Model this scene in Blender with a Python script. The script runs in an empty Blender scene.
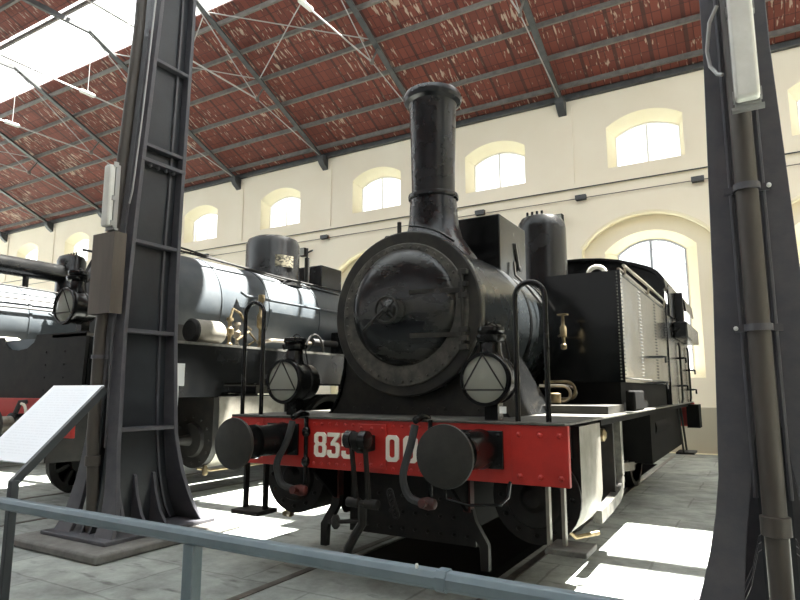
import bpy, bmesh, math, random
from math import sin, cos, pi, radians, sqrt, atan2
from mathutils import Vector, Matrix
random.seed(7)
SC = bpy.context.scene
COL = SC.collection

# ------------------------------------------------------------------ materials
def new_mat(name):
    m = bpy.data.materials.new(name); m.use_nodes = True
    nt = m.node_tree
    return m, nt, nt.nodes['Principled BSDF']

def mat(name, base, rough=.5, metal=0., base2=None, scale=6., contrast=(.35, .65), bump=0., bump_scale=60., stretch=(1, 1, 1), rough2=None, spec=.5):
    m, nt, b = new_mat(name)
    N, L = nt.nodes.new, nt.links.new
    b.inputs['Base Color'].default_value = (*base, 1)
    b.inputs['Roughness'].default_value = rough
    b.inputs['Metallic'].default_value = metal
    b.inputs['Specular IOR Level'].default_value = spec
    if base2 or rough2 is not None or bump:
        tc = N('ShaderNodeTexCoord'); mp = N('ShaderNodeMapping'); mp.inputs['Scale'].default_value = stretch
        L(tc.outputs['Object'], mp.inputs['Vector'])
    if base2 or rough2 is not None:
        no = N('ShaderNodeTexNoise'); no.inputs['Scale'].default_value = scale; no.inputs['Detail'].default_value = 6
        no.inputs['Roughness'].default_value = .62
        L(mp.outputs['Vector'], no.inputs['Vector'])
        mr = N('ShaderNodeMapRange'); mr.inputs['From Min'].default_value = contrast[0]; mr.inputs['From Max'].default_value = contrast[1]
        L(no.outputs['Fac'], mr.inputs['Value'])
        if base2:
            mx = N('ShaderNodeMix'); mx.data_type = 'RGBA'
            mx.inputs['A'].default_value = (*base, 1); mx.inputs['B'].default_value = (*base2, 1)
            L(mr.outputs['Result'], mx.inputs['Factor']); L(mx.outputs['Result'], b.inputs['Base Color'])
        if rough2 is not None:
            m2 = N('ShaderNodeMapRange'); m2.inputs['To Min'].default_value = rough; m2.inputs['To Max'].default_value = rough2
            L(mr.outputs['Result'], m2.inputs['Value']); L(m2.outputs['Result'], b.inputs['Roughness'])
    if bump:
        n2 = N('ShaderNodeTexNoise'); n2.inputs['Scale'].default_value = bump_scale; n2.inputs['Detail'].default_value = 4
        L(mp.outputs['Vector'], n2.inputs['Vector'])
        bp = N('ShaderNodeBump'); bp.inputs['Strength'].default_value = bump; bp.inputs['Distance'].default_value = .01
        L(n2.outputs['Fac'], bp.inputs['Height']); L(bp.outputs['Normal'], b.inputs['Normal'])
    return m

M = {}
M['black'] = mat('gloss_black_paint', (.0035, .004, .0045), .20, base2=(.009, .009, .0085), scale=3, contrast=(.25, .95), rough2=.34, spec=.35)
M['deep'] = mat('unlit_black_plate', (.002, .002, .002), .75, base2=(.004, .0038, .0035), scale=5, spec=.08)  # darker black, with the shade of tucked-in parts put into the colour
M['tank'] = mat('polished_tank_paint', (.003, .0035, .004), .12, base2=(.007, .0075, .007), scale=3, contrast=(.4, .75), rough2=.2, spec=.35)
M['palegrey'] = mat('dull_lagging_steel', (.20, .19, .165), .42, .35, base2=(.13, .122, .10), scale=4, rough2=.55)
M['boiler2'] = mat('faded_blue_black_paint', (.056, .066, .074), .36, base2=(.084, .092, .098), scale=2, contrast=(.4, .75), rough2=.46, spec=.25)
M['boiler'] = mat('blue_black_paint', (.012, .015, .018), .22, base2=(.020, .022, .022), scale=2, contrast=(.25, .9), rough2=.34)
M['dusty'] = mat('dusty_black_paint', (.016, .016, .0145), .45, base2=(.045, .042, .033), scale=5, contrast=(.4, .7), rough2=.6, bump=.12, spec=.35)
M['doorring'] = mat('worn_grey_ring', (.035, .034, .029), .5, base2=(.10, .094, .075), scale=9, contrast=(.4, .65), bump=.2)
M['doordish'] = mat('smoky_black_paint', (.007, .009, .011), .22, base2=(.060, .057, .044), scale=2.6, contrast=(.42, .85), rough2=.42, stretch=(.6, 1, 1.7))
M['chimney'] = mat('chimney_black', (0.0044, 0.0057, 0.0076), .25, base2=(0.0095, 0.0104, 0.0120), scale=4, contrast=(.25, .9), rough2=.32)
M['matte'] = mat('matte_soot_black', (.007, .007, .007), .6, base2=(.016, .0145, .012), scale=7, spec=.3)
M['red'] = mat('signal_red_paint', (.50, .026, .018), .42, base2=(.36, .020, .014), scale=4, contrast=(.4, .7), bump=.05)
M['darkred'] = mat('grimy_red_paint', (0.0780, 0.0096, 0.0060), .6, base2=(0.0240, 0.0060, 0.0042), scale=8)
M['buffer'] = mat('greasy_buffer_steel', (0.0330, 0.0319, 0.0275), .5, .3, base2=(0.0198, 0.0198, 0.0176), scale=8, bump=.1)
M['steel'] = mat('oiled_steel', (.30, .28, .24), .38, .7, base2=(.16, .13, .09), scale=9)
M['pale'] = mat('pale_dusty_lit_steel', (0.2604, 0.2480, 0.2108), .42, .35, base2=(0.1736, 0.1612, 0.1302), scale=4, rough2=.55)
M['dust'] = mat('dusty_plate_and_glint', (0.1190, 0.1148, 0.0978), .6, base2=(0.0340, 0.0331, 0.0289), scale=9)
M['brass'] = mat('tarnished_brass', (0.2400, 0.1920, 0.1080), .4, .7, base2=(0.0960, 0.0720, 0.0420), scale=12)
M['hose'] = mat('rubber_hose', (.030, .032, .034), .55, bump=.1, bump_scale=120)
M['white'] = mat('cream_number_paint', (.88, .84, .72), .5)
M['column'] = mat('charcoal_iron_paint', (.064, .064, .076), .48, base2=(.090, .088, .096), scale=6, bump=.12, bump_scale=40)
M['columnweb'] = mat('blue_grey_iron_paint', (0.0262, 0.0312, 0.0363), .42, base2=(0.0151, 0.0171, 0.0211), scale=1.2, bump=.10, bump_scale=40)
M['pipe'] = mat('brown_drain_pipe', (0.0680, 0.0576, 0.0480), .5, base2=(0.0480, 0.0416, 0.0360), scale=5, stretch=(1, 1, .2))
M['cover'] = mat('brown_grey_sheet', (0.1148, 0.0952, 0.0765), .5, base2=(0.0850, 0.0697, 0.0561), scale=4, stretch=(2, 2, .3))
M['truss'] = mat('dark_truss_iron', (.040, .043, .046), .5, base2=(.065, .068, .070), scale=5)
M['purlin'] = mat('grey_purlin_iron', (0.0978, 0.0897, 0.0828), .6, base2=(0.1495, 0.1380, 0.1265), scale=6)
M['rod'] = mat('pale_tie_rod', (.33, .32, .31), .45, .3)
M['rail'] = mat('blue_grey_rail_paint', (0.1368, 0.1857, 0.2150), .38, base2=(0.1759, 0.2297, 0.2591), scale=7)
M['signframe'] = mat('dark_sign_frame', (.035, .042, .048), .45)
M['glassy'] = mat('lamp_white_shade', (.72, .70, .62), .25)
M['plastic'] = mat('white_plastic', (.72, .74, .72), .35)
M['fixture'] = mat('yellowed_white_plastic', (.78, .78, .73), .3, base2=(.68, .68, .62), scale=7)
M['metalgrey'] = mat('grey_clip', (.35, .35, .34), .4, .5)
M['concrete'] = mat('plinth_concrete', (.20, .195, .18), .85, base2=(.13, .125, .115), scale=7, bump=.3)
M['trackrail'] = mat('worn_track_rail', (.14, .12, .105), .45, .5, base2=(.07, .06, .055), scale=10)
M['pit'] = mat('pit_black', (.012, .012, .012), .9)  # even near-black for pit sides and bottom
M['frame'] = mat('window_frame_paint', (.86, .85, .82), .5)
M['glazing'] = mat('grey_glazing_bar', (.34, .36, .40), .5)
M['steelblue'] = mat('blue_grey_glint', (.10, .13, .155), .3)

def lens_material():
    m, nt, b = new_mat('lamp_glass')
    b.inputs['Base Color'].default_value = (.62, .63, .56, 1); b.inputs['Roughness'].default_value = .12
    b.inputs['Transmission Weight'].default_value = .62; b.inputs['IOR'].default_value = 1.3
    return m
M['lens'] = lens_material()

def pane_material(name, diff=.15, tint=(1, 1, 1), dcol=(.9, .92, .92)):
    m = bpy.data.materials.new(name); m.use_nodes = True; nt = m.node_tree; nt.nodes.clear()
    N, L = nt.nodes.new, nt.links.new
    out = N('ShaderNodeOutputMaterial'); tr = N('ShaderNodeBsdfTransparent'); tr.inputs['Color'].default_value = (*tint, 1)
    di = N('ShaderNodeBsdfTranslucent'); di.inputs['Color'].default_value = (*dcol, 1)
    gl = N('ShaderNodeBsdfGlossy'); gl.inputs['Roughness'].default_value = .1
    m1 = N('ShaderNodeMixShader'); m1.inputs[0].default_value = diff
    m2 = N('ShaderNodeMixShader'); m2.inputs[0].default_value = .05
    L(tr.outputs[0], m1.inputs[1]); L(di.outputs[0], m1.inputs[2]); L(m1.outputs[0], m2.inputs[1]); L(gl.outputs[0], m2.inputs[2])
    L(m2.outputs[0], out.inputs['Surface'])
    return m
M['pane'] = pane_material('bright_window_glass', .12)
M['skypane'] = pane_material('skylight_glass', .05)
M['frosted'] = pane_material('added_skylight_glass', .97, dcol=(.32, .335, .35))

def wall_material():
    m, nt, b = new_mat('cream_plaster'); N, L = nt.nodes.new, nt.links.new
    tc = N('ShaderNodeTexCoord')
    n1 = N('ShaderNodeTexNoise'); n1.inputs['Scale'].default_value = .6; n1.inputs['Detail'].default_value = 5
    L(tc.outputs['Object'], n1.inputs['Vector'])
    cr = N('ShaderNodeValToRGB')
    cr.color_ramp.elements[0].position = .3; cr.color_ramp.elements[0].color = (.80, .72, .57, 1)
    cr.color_ramp.elements[1].position = .7; cr.color_ramp.elements[1].color = (.86, .79, .65, 1)
    L(n1.outputs['Fac'], cr.inputs['Fac'])
    sx = N('ShaderNodeSeparateXYZ'); L(tc.outputs['Object'], sx.inputs[0])
    mr = N('ShaderNodeMapRange'); mr.inputs['From Min'].default_value = 1.04; mr.inputs['From Max'].default_value = 1.06
    L(sx.outputs['Z'], mr.inputs['Value'])
    mx = N('ShaderNodeMix'); mx.data_type = 'RGBA'; mx.inputs['A'].default_value = (.42, .385, .30, 1)
    L(mr.outputs['Result'], mx.inputs['Factor']); L(cr.outputs['Color'], mx.inputs['B'])
    L(mx.outputs['Result'], b.inputs['Base Color'])
    b.inputs['Roughness'].default_value = .85
    n2 = N('ShaderNodeTexNoise'); n2.inputs['Scale'].default_value = 25; L(tc.outputs['Object'], n2.inputs['Vector'])
    bp = N('ShaderNodeBump'); bp.inputs['Strength'].default_value = .08; L(n2.outputs['Fac'], bp.inputs['Height']); L(bp.outputs['Normal'], b.inputs['Normal'])
    return m
M['wall'] = wall_material()
M['reveal'] = mat('yellow_cream_plaster', (.84, .77, .57), .85, base2=(.82, .74, .53), scale=2)

def floor_material():
    m, nt, b = new_mat('stone_slab_floor'); N, L = nt.nodes.new, nt.links.new
    tc = N('ShaderNodeTexCoord')
    mp = N('ShaderNodeMapping'); mp.inputs['Location'].default_value = (.35, .2, 0); L(tc.outputs['Object'], mp.inputs['Vector'])
    n0 = N('ShaderNodeTexNoise'); n0.inputs['Scale'].default_value = 4; n0.inputs['Detail'].default_value = 4
    L(mp.outputs['Vector'], n0.inputs['Vector'])
    vm = N('ShaderNodeVectorMath'); vm.operation = 'MULTIPLY_ADD'; vm.inputs[1].default_value = (.06, .06, 0)
    L(n0.outputs['Color'], vm.inputs[0]); L(mp.outputs['Vector'], vm.inputs[2])
    br = N('ShaderNodeTexBrick'); br.inputs['Scale'].default_value = 1; br.inputs['Brick Width'].default_value = 1.35; br.inputs['Row Height'].default_value = .82
    br.inputs['Mortar Size'].default_value = .012; br.inputs['Mortar Smooth'].default_value = .3
    br.inputs['Color1'].default_value = (.36, .38, .355, 1); br.inputs['Color2'].default_value = (.31, .33, .315, 1); br.inputs['Mortar'].default_value = (.24, .25, .235, 1)
    L(vm.outputs['Vector'], br.inputs['Vector'])
    n1 = N('ShaderNodeTexNoise'); n1.inputs['Scale'].default_value = 1.6; n1.inputs['Detail'].default_value = 9; n1.inputs['Roughness'].default_value = .7
    L(tc.outputs['Object'], n1.inputs['Vector'])
    cr = N('ShaderNodeValToRGB'); cr.color_ramp.elements[0].position = .33; cr.color_ramp.elements[0].color = (.45, .45, .44, 1)
    cr.color_ramp.elements[1].position = .66; cr.color_ramp.elements[1].color = (1.2, 1.22, 1.2, 1)
    L(n1.outputs['Fac'], cr.inputs['Fac'])
    mx = N('ShaderNodeMix'); mx.data_type = 'RGBA'; mx.blend_type = 'MULTIPLY'; mx.inputs['Factor'].default_value = 1
    L(br.outputs['Color'], mx.inputs['A']); L(cr.outputs['Color'], mx.inputs['B'])
    n3 = N('ShaderNodeTexNoise'); n3.inputs['Scale'].default_value = 5; n3.inputs['Detail'].default_value = 6
    mp3 = N('ShaderNodeMapping'); mp3.inputs['Scale'].default_value = (.5, 1.6, 1); L(tc.outputs['Object'], mp3.inputs['Vector']); L(mp3.outputs['Vector'], n3.inputs['Vector'])
    mr3 = N('ShaderNodeMapRange'); mr3.inputs['From Min'].default_value = .60; mr3.inputs['From Max'].default_value = .72
    L(n3.outputs['Fac'], mr3.inputs['Value'])
    mx3 = N('ShaderNodeMix'); mx3.data_type = 'RGBA'; mx3.inputs['B'].default_value = (.055, .055, .05, 1)
    ml = N('ShaderNodeMath'); ml.operation = 'MULTIPLY'; ml.inputs[1].default_value = .75; L(mr3.outputs['Result'], ml.inputs[0])
    L(ml.outputs[0], mx3.inputs['Factor']); L(mx.outputs['Result'], mx3.inputs['A']); L(mx3.outputs['Result'], b.inputs['Base Color'])
    b.inputs['Roughness'].default_value = .72
    bp = N('ShaderNodeBump'); bp.inputs['Strength'].default_value = .35; bp.inputs['Distance'].default_value = .02
    ad = N('ShaderNodeMath'); ad.operation = 'MULTIPLY_ADD'; ad.inputs[1].default_value = -.6
    L(br.outputs['Fac'], ad.inputs[0]); L(n1.outputs['Fac'], ad.inputs[2]); L(ad.outputs[0], bp.inputs['Height']); L(bp.outputs['Normal'], b.inputs['Normal'])
    return m
M['floor'] = floor_material()

def roof_material():
    # underside of clay tiles on battens: object coords x along the ridge, y down the slope
    m, nt, b = new_mat('clay_tile_underside'); N, L = nt.nodes.new, nt.links.new
    tc = N('ShaderNodeTexCoord'); sx = N('ShaderNodeSeparateXYZ'); L(tc.outputs['Object'], sx.inputs[0])
    br = N('ShaderNodeTexBrick'); br.offset = 0; br.inputs['Scale'].default_value = 1; br.inputs['Brick Width'].default_value = .20; br.inputs['Row Height'].default_value = .34
    br.inputs['Mortar Size'].default_value = .012; br.inputs['Mortar Smooth'].default_value = .4
    br.inputs['Color1'].default_value = (.185, .048, .033, 1); br.inputs['Color2'].default_value = (.135, .036, .026, 1); br.inputs['Mortar'].default_value = (.082, .023, .018, 1)
    L(tc.outputs['Object'], br.inputs['Vector'])
    # pale flecks painted in for daylight through tile gaps, stretched down the slope
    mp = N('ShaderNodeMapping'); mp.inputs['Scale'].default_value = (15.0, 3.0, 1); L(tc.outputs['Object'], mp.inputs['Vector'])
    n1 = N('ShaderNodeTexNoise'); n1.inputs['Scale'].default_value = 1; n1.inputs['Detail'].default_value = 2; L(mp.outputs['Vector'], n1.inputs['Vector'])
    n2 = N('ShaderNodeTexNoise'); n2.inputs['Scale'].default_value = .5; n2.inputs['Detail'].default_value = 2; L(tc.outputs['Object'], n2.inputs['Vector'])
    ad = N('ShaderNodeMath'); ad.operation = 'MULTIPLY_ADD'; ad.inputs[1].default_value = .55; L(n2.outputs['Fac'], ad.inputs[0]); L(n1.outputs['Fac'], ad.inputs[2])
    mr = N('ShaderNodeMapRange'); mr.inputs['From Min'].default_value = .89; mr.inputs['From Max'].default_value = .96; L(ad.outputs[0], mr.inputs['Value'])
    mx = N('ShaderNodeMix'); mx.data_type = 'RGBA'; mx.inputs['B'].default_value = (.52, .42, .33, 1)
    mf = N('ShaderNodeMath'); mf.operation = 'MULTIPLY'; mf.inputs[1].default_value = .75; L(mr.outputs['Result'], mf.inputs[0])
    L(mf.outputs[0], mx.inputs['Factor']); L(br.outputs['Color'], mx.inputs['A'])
    # dark common rafters every 0.8 m
    w = N('ShaderNodeMath'); w.operation = 'FRACT'
    dv = N('ShaderNodeMath'); dv.operation = 'DIVIDE'; dv.inputs[1].default_value = .803; L(sx.outputs['X'], dv.inputs[0]); L(dv.outputs[0], w.inputs[0])
    lt = N('ShaderNodeMath'); lt.operation = 'LESS_THAN'; lt.inputs[1].default_value = .10; L(w.outputs[0], lt.inputs[0])
    lf = N('ShaderNodeMath'); lf.operation = 'MULTIPLY'; lf.inputs[1].default_value = .7; L(lt.outputs[0], lf.inputs[0])
    m3 = N('ShaderNodeMix'); m3.data_type = 'RGBA'; m3.inputs['B'].default_value = (.040, .020, .017, 1)
    L(lf.outputs[0], m3.inputs['Factor']); L(mx.outputs['Result'], m3.inputs['A']); L(m3.outputs['Result'], b.inputs['Base Color'])
    b.inputs['Roughness'].default_value = .8
    bp = N('ShaderNodeBump'); bp.inputs['Strength'].default_value = .6; bp.inputs['Distance'].default_value = .03; bp.invert = True
    L(br.outputs['Fac'], bp.inputs['Height']); L(bp.outputs['Normal'], b.inputs['Normal'])
    return m
M['roof'] = roof_material()

def text_panel_material():
    # white board with rows of fine grey print (too small to read)
    m, nt, b = new_mat('printed_board'); N, L = nt.nodes.new, nt.links.new
    tc = N('ShaderNodeTexCoord'); sx = N('ShaderNodeSeparateXYZ'); L(tc.outputs['Object'], sx.inputs[0])
    fr = N('ShaderNodeMath'); fr.operation = 'FRACT'; mu = N('ShaderNodeMath'); mu.operation = 'MULTIPLY'; mu.inputs[1].default_value = 42
    L(sx.outputs['Y'], mu.inputs[0]); L(mu.outputs[0], fr.inputs[0])
    lt = N('ShaderNodeMath'); lt.operation = 'LESS_THAN'; lt.inputs[1].default_value = .45; L(fr.outputs[0], lt.inputs[0])
    mp = N('ShaderNodeMapping'); mp.inputs['Scale'].default_value = (60, 42, 1); L(tc.outputs['Object'], mp.inputs['Vector'])
    no = N('ShaderNodeTexNoise'); no.inputs['Scale'].default_value = 1; L(mp.outputs['Vector'], no.inputs['Vector'])
    g = N('ShaderNodeMath'); g.operation = 'GREATER_THAN'; g.inputs[1].default_value = .46; L(no.outputs['Fac'], g.inputs[0])
    # keep a margin
    ab = N('ShaderNodeMath'); ab.operation = 'ABSOLUTE'; L(sx.outputs['X'], ab.inputs[0])
    in1 = N('ShaderNodeMath'); in1.operation = 'LESS_THAN'; in1.inputs[1].default_value = .25; L(ab.outputs[0], in1.inputs[0])
    ay = N('ShaderNodeMath'); ay.operation = 'ABSOLUTE'; L(sx.outputs['Y'], ay.inputs[0])
    in2 = N('ShaderNodeMath'); in2.operation = 'LESS_THAN'; in2.inputs[1].default_value = .30; L(ay.outputs[0], in2.inputs[0])
    pr = None
    for nd in (g, in1, in2):
        q = N('ShaderNodeMath'); q.operation = 'MULTIPLY'; L((pr or lt).outputs[0], q.inputs[0]); L(nd.outputs[0], q.inputs[1]); pr = q
    fa = N('ShaderNodeMath'); fa.operation = 'MULTIPLY'; fa.inputs[1].default_value = .13; L(pr.outputs[0], fa.inputs[0])
    mx = N('ShaderNodeMix'); mx.data_type = 'RGBA'; mx.inputs['A'].default_value = (.86, .90, .96, 1); mx.inputs['B'].default_value = (.40, .42, .48, 1)
    L(fa.outputs[0], mx.inputs['Factor']); L(mx.outputs['Result'], b.inputs['Base Color']); b.inputs['Roughness'].default_value = .35
    return m
M['print'] = text_panel_material()

def plate_material():
    m, nt, b = new_mat('worn_brass_plate'); N, L = nt.nodes.new, nt.links.new
    tc = N('ShaderNodeTexCoord'); mp = N('ShaderNodeMapping'); mp.inputs['Scale'].default_value = (13, 13, 34); L(tc.outputs['Object'], mp.inputs['Vector'])
    no = N('ShaderNodeTexNoise'); no.inputs['Scale'].default_value = 1.2; L(mp.outputs['Vector'], no.inputs['Vector'])
    cr = N('ShaderNodeValToRGB'); cr.color_ramp.elements[0].position = .45; cr.color_ramp.elements[0].color = (.04, .037, .03, 1)
    cr.color_ramp.elements[1].position = .6; cr.color_ramp.elements[1].color = (.34, .31, .22, 1)
    L(no.outputs['Fac'], cr.inputs['Fac']); L(cr.outputs['Color'], b.inputs['Base Color']); b.inputs['Roughness'].default_value = .45; b.inputs['Metallic'].default_value = .3
    return m
M['plate'] = plate_material()

# ------------------------------------------------------------------ mesh builder
class MB:
    def __init__(s): s.v = []; s.f = []; s.mi = []; s.cur = 0
    def add(s, vs, fs):
        b = len(s.v); s.v += [tuple(v) for v in vs]; s.f += [tuple(b + i for i in f) for f in fs]; s.mi += [s.cur] * len(fs); return s
    def box(s, x0, x1, y0, y1, z0, z1):
        v = [(x, y, z) for z in (z0, z1) for y in (y0, y1) for x in (x0, x1)]
        return s.add(v, [(0, 2, 3, 1), (4, 5, 7, 6), (0, 1, 5, 4), (2, 6, 7, 3), (0, 4, 6, 2), (1, 3, 7, 5)])
    def frame(s, d):
        d = Vector(d).normalized(); a = Vector((0, 0, 1)) if abs(d.z) < .9 else Vector((1, 0, 0))
        u = d.cross(a).normalized(); w = d.cross(u).normalized(); return d, u, w
    def lathe(s, prof, o=(0, 0, 0), axis=(0, 0, 1), n=32, a0=0., a1=2 * pi, caps=True):
        # prof: list of (radius, distance along axis)
        d, u, w = s.frame(axis); o = Vector(o); full = abs(a1 - a0 - 2 * pi) < 1e-6
        k = n if full else n + 1
        vs = []; fs = []
        for r, h in prof:
            for i in range(k):
                a = a0 + (a1 - a0) * i / n
                vs.append(o + d * h + (u * cos(a) + w * sin(a)) * r)
        for j in range(len(prof) - 1):
            for i in range(n):
                i2 = (i + 1) % k
                fs.append((j * k + i, j * k + i2, (j + 1) * k + i2, (j + 1) * k + i))
        if full and caps:
            if prof[0][0] > 1e-4: fs.append(tuple(reversed(range(k))))
            if prof[-1][0] > 1e-4: fs.append(tuple((len(prof) - 1) * k + i for i in range(k)))
        return s.add(vs, fs)
    def cyl(s, p0, p1, r, r1=None, n=20):
        p0 = Vector(p0); p1 = Vector(p1); d = p1 - p0
        return s.lathe([(r, 0), (r if r1 is None else r1, d.length)], p0, d, n)
    def tube(s, pts, r, n=10, closed=False):
        P = [Vector(p) for p in pts]; m = len(P); vs = []; fs = []; prev = None
        for i, p in enumerate(P):
            if closed: t = P[(i + 1) % m] - P[i - 1]
            else: t = P[min(i + 1, m - 1)] - P[max(i - 1, 0)]
            t.normalize()
            if prev is None: _, u, w = s.frame(t)
            else:
                u = prev - t * prev.dot(t); u.normalize(); w = t.cross(u)
            prev = u
            for k in range(n):
                a = 2 * pi * k / n; vs.append(p + (u * cos(a) + w * sin(a)) * r)
        for i in range(m if closed else m - 1):
            j = (i + 1) % m
            for k in range(n):
                k2 = (k + 1) % n; fs.append((i * n + k, i * n + k2, j * n + k2, j * n + k))
        if not closed:
            fs.append(tuple(reversed(range(n)))); fs.append(tuple((m - 1) * n + k for k in range(n)))
        return s.add(vs, fs)
    def prism(s, poly, plane, a, b):
        # poly in 2D; plane 'xz' extrudes along y, 'yz' along x, 'xy' along z
        mp = {'xz': lambda p, t: (p[0], t, p[1]), 'yz': lambda p, t: (t, p[0], p[1]), 'xy': lambda p, t: (p[0], p[1], t)}[plane]
        n = len(poly); vs = [mp(p, a) for p in poly] + [mp(p, b) for p in poly]
        fs = [tuple(range(n)), tuple(reversed(range(n, 2 * n)))] + [(i, n + i, n + (i + 1) % n, (i + 1) % n) for i in range(n)]
        return s.add(vs, fs)
    def bar(s, p0, p1, w, h, up=(0, 0, 1)):
        p0 = Vector(p0); p1 = Vector(p1); d = (p1 - p0).normalized(); u = Vector(up)
        sd = d.cross(u).normalized(); u = sd.cross(d).normalized()
        vs = [p + sd * (sx * w / 2) + u * (sz * h / 2) for p in (p0, p1) for sx, sz in ((-1, -1), (1, -1), (1, 1), (-1, 1))]
        return s.add(vs, [(3, 2, 1, 0), (4, 5, 6, 7), (0, 1, 5, 4), (1, 2, 6, 5), (2, 3, 7, 6), (3, 0, 4, 7)])
    def rivet(s, p, nrm, r=.014, h=.6):
        return s.lathe([(r, 0), (r * .8, r * h * .6), (r * .35, r * h)], p, nrm, 6)
    def sphere(s, c, r, n=16, m=10, sc=(1, 1, 1)):
        prof = [(max(1e-5, sin(pi * i / m)), -cos(pi * i / m)) for i in range(m + 1)]
        b = len(s.v); s.lathe(prof, (0, 0, 0), (0, 0, 1), n)
        for i in range(b, len(s.v)):
            v = s.v[i]; s.v[i] = (c[0] + v[0] * r * sc[0], c[1] + v[1] * r * sc[1], c[2] + v[2] * r * sc[2])
        return s
    def loft(s, A, B):
        n = len(A); return s.add(list(A) + list(B), [(i, (i + 1) % n, n + (i + 1) % n, n + i) for i in range(n)])
    def build(s, name, m, parent=None, bevel=0., smooth=35, loc=None):
        me = bpy.data.meshes.new(name); me.from_pydata([tuple(v) for v in s.v], [], s.f)
        bm = bmesh.new(); bm.from_mesh(me); bmesh.ops.recalc_face_normals(bm, faces=bm.faces); bm.to_mesh(me); bm.free()
        me.polygons.foreach_set('use_smooth', [True] * len(me.polygons)); me.set_sharp_from_angle(angle=radians(smooth)); me.update()
        for q in (m if isinstance(m, (list, tuple)) else [m]): me.materials.append(q if not isinstance(q, str) else M[q])
        if s.cur: me.polygons.foreach_set('material_index', s.mi)
        o = bpy.data.objects.new(name, me); COL.objects.link(o)
        if parent: o.parent = parent
        if loc: o.location = loc
        if bevel:
            bv = o.modifiers.new('Bevel', 'BEVEL'); bv.width = bevel; bv.segments = 2; bv.limit_method = 'ANGLE'; bv.angle_limit = radians(40)
        return o

def plate(name, outer, holes, thick, m, parent=None):
    """flat plate (x, z outline in a curve's own xy plane) with holes; returned mesh has local x, y = outline and z = thickness"""
    cu = bpy.data.curves.new(name, 'CURVE'); cu.dimensions = '2D'; cu.fill_mode = 'BOTH'; cu.extrude = thick / 2
    for poly in [outer] + list(holes):
        sp = cu.splines.new('POLY'); sp.points.add(len(poly) - 1)
        for i, p in enumerate(poly): sp.points[i].co = (p[0], p[1], 0, 1)
        sp.use_cyclic_u = True
    tmp = bpy.data.objects.new(name, cu); COL.objects.link(tmp)
    bpy.context.view_layer.update()
    me = bpy.data.meshes.new_from_object(tmp)
    bpy.data.objects.remove(tmp); bpy.data.curves.remove(cu)
    me.materials.clear(); me.materials.append(M[m] if isinstance(m, str) else m)
    o = bpy.data.objects.new(name, me); COL.objects.link(o)
    if parent: o.parent = parent
    return o
def stand(o, y):            # turn a plate upright: outline y becomes world z; facing -y
    o.data.transform(Matrix.Translation((0, y, 0)) @ Matrix.Rotation(pi / 2, 4, 'X')); o.data.update(); return o

def thing(name, label, cat, loc=(0, 0, 0), rz=0., group=None):
    o = bpy.data.objects.new(name, None); COL.objects.link(o); o.location = loc; o.rotation_euler = (0, 0, rz); o.empty_display_size = .2
    return tag(o, label, cat, group)
def tag(o, label=None, cat=None, group=None, kind=None):
    for k, v in (('label', label), ('category', cat), ('group', group), ('kind', kind)):
        if v: o[k] = v
    return o
def children(o): return [c for c in bpy.data.objects if c.parent == o]
def copy_tree(o, parent=None):
    c = o.copy(); COL.objects.link(c)
    if parent: c.parent = parent
    for ch in children(o): copy_tree(ch, c)
    return c
def arcpts(cx, cz, r, a0, a1, n): return [(cx + r * cos(radians(a0 + (a1 - a0) * i / n)), cz + r * sin(radians(a0 + (a1 - a0) * i / n))) for i in range(n + 1)]

# ------------------------------------------------------------------ building shell
YW = 11.77
X0, BAY = -1.549, 4.015
def zroof(y): return 9.30 + .45 * (YW - y)
XL, XR = -37., 9.

# floor, with the inspection pit left open under the engine
fl = plate('floor', [(-60, -30), (40, -30), (40, 30), (-60, 30)], [[(-.66, .45), (.66, .45), (.66, 9.4), (-.66, 9.4)]], .02, 'floor')
fl.data.transform(Matrix.Translation((0, 0, -.01))); tag(fl, kind='structure')
pit = MB(); pit.loft([(-.66, .45, -.01), (.66, .45, -.01), (.66, 9.4, -.01), (-.66, 9.4, -.01)], [(-.66, .45, -.9), (.66, .45, -.9), (.66, 9.4, -.9), (-.66, 9.4, -.9)])
pit.box(-.7, .7, .4, 9.45, -.95, -.9); tag(pit.build('trim_pit', 'pit'), kind='structure')

# openings
def seg_arch(cx, z0, w, zs, rise, n=14):
    """outline with a segmental top: width w, springing zs, rise"""
    h = w / 2; R = (h * h + rise * rise) / (2 * rise); a = math.asin(min(1, h / R)); cz = zs + rise - R
    pts = [(cx - h, z0), (cx + h, z0)]
    for i in range(n + 1):
        t = a - 2 * a * i / n; pts.append((cx + R * sin(t), cz + R * cos(t)))
    return pts
BAYS = [X0 + BAY / 2 - k * BAY for k in range(-1, 9)]
upA = lambda c: seg_arch(c, 7.12, 1.82, 8.22, .29)
upB = lambda c: seg_arch(c + .03, 7.14, 1.54, 8.02, .24)
loA = lambda c: seg_arch(c - .12, .0, 3.10, 5.08, .76)
loB = lambda c: seg_arch(c - .08, 1.74, 2.15, 4.98, .46)
loC = lambda c: seg_arch(c - .08, 1.90, 1.62, 4.92, .34)
w1 = stand(plate('wall_back', [(XL, 0.001), (XR, 0.001), (XR, 9.30), (XL, 9.30)], [upA(c) for c in BAYS] + [[(x, max(z, .002)) for x, z in seg_arch(c - .12, .004, 3.10, 5.08, .76)] for c in BAYS], .04, 'wall'), YW + .02)
tag(w1, kind='structure')
w2 = stand(plate('wall_back_inner', [(XL, 0), (XR, 0), (XR, 9.35), (XL, 9.35)], [upB(c) for c in BAYS] + [loB(c) for c in BAYS], .04, 'wall'), YW + .33)
w2.parent = w1
w3 = stand(plate('wall_back_outer', [(XL, 0), (XR, 0), (XR, 9.5), (XL, 9.5)], [seg_arch(c + .03, 7.0, 1.8, 8.1, .24) for c in BAYS] + [loC(c) for c in BAYS], .05, 'wall'), YW + .62)
w3.parent = w1
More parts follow.
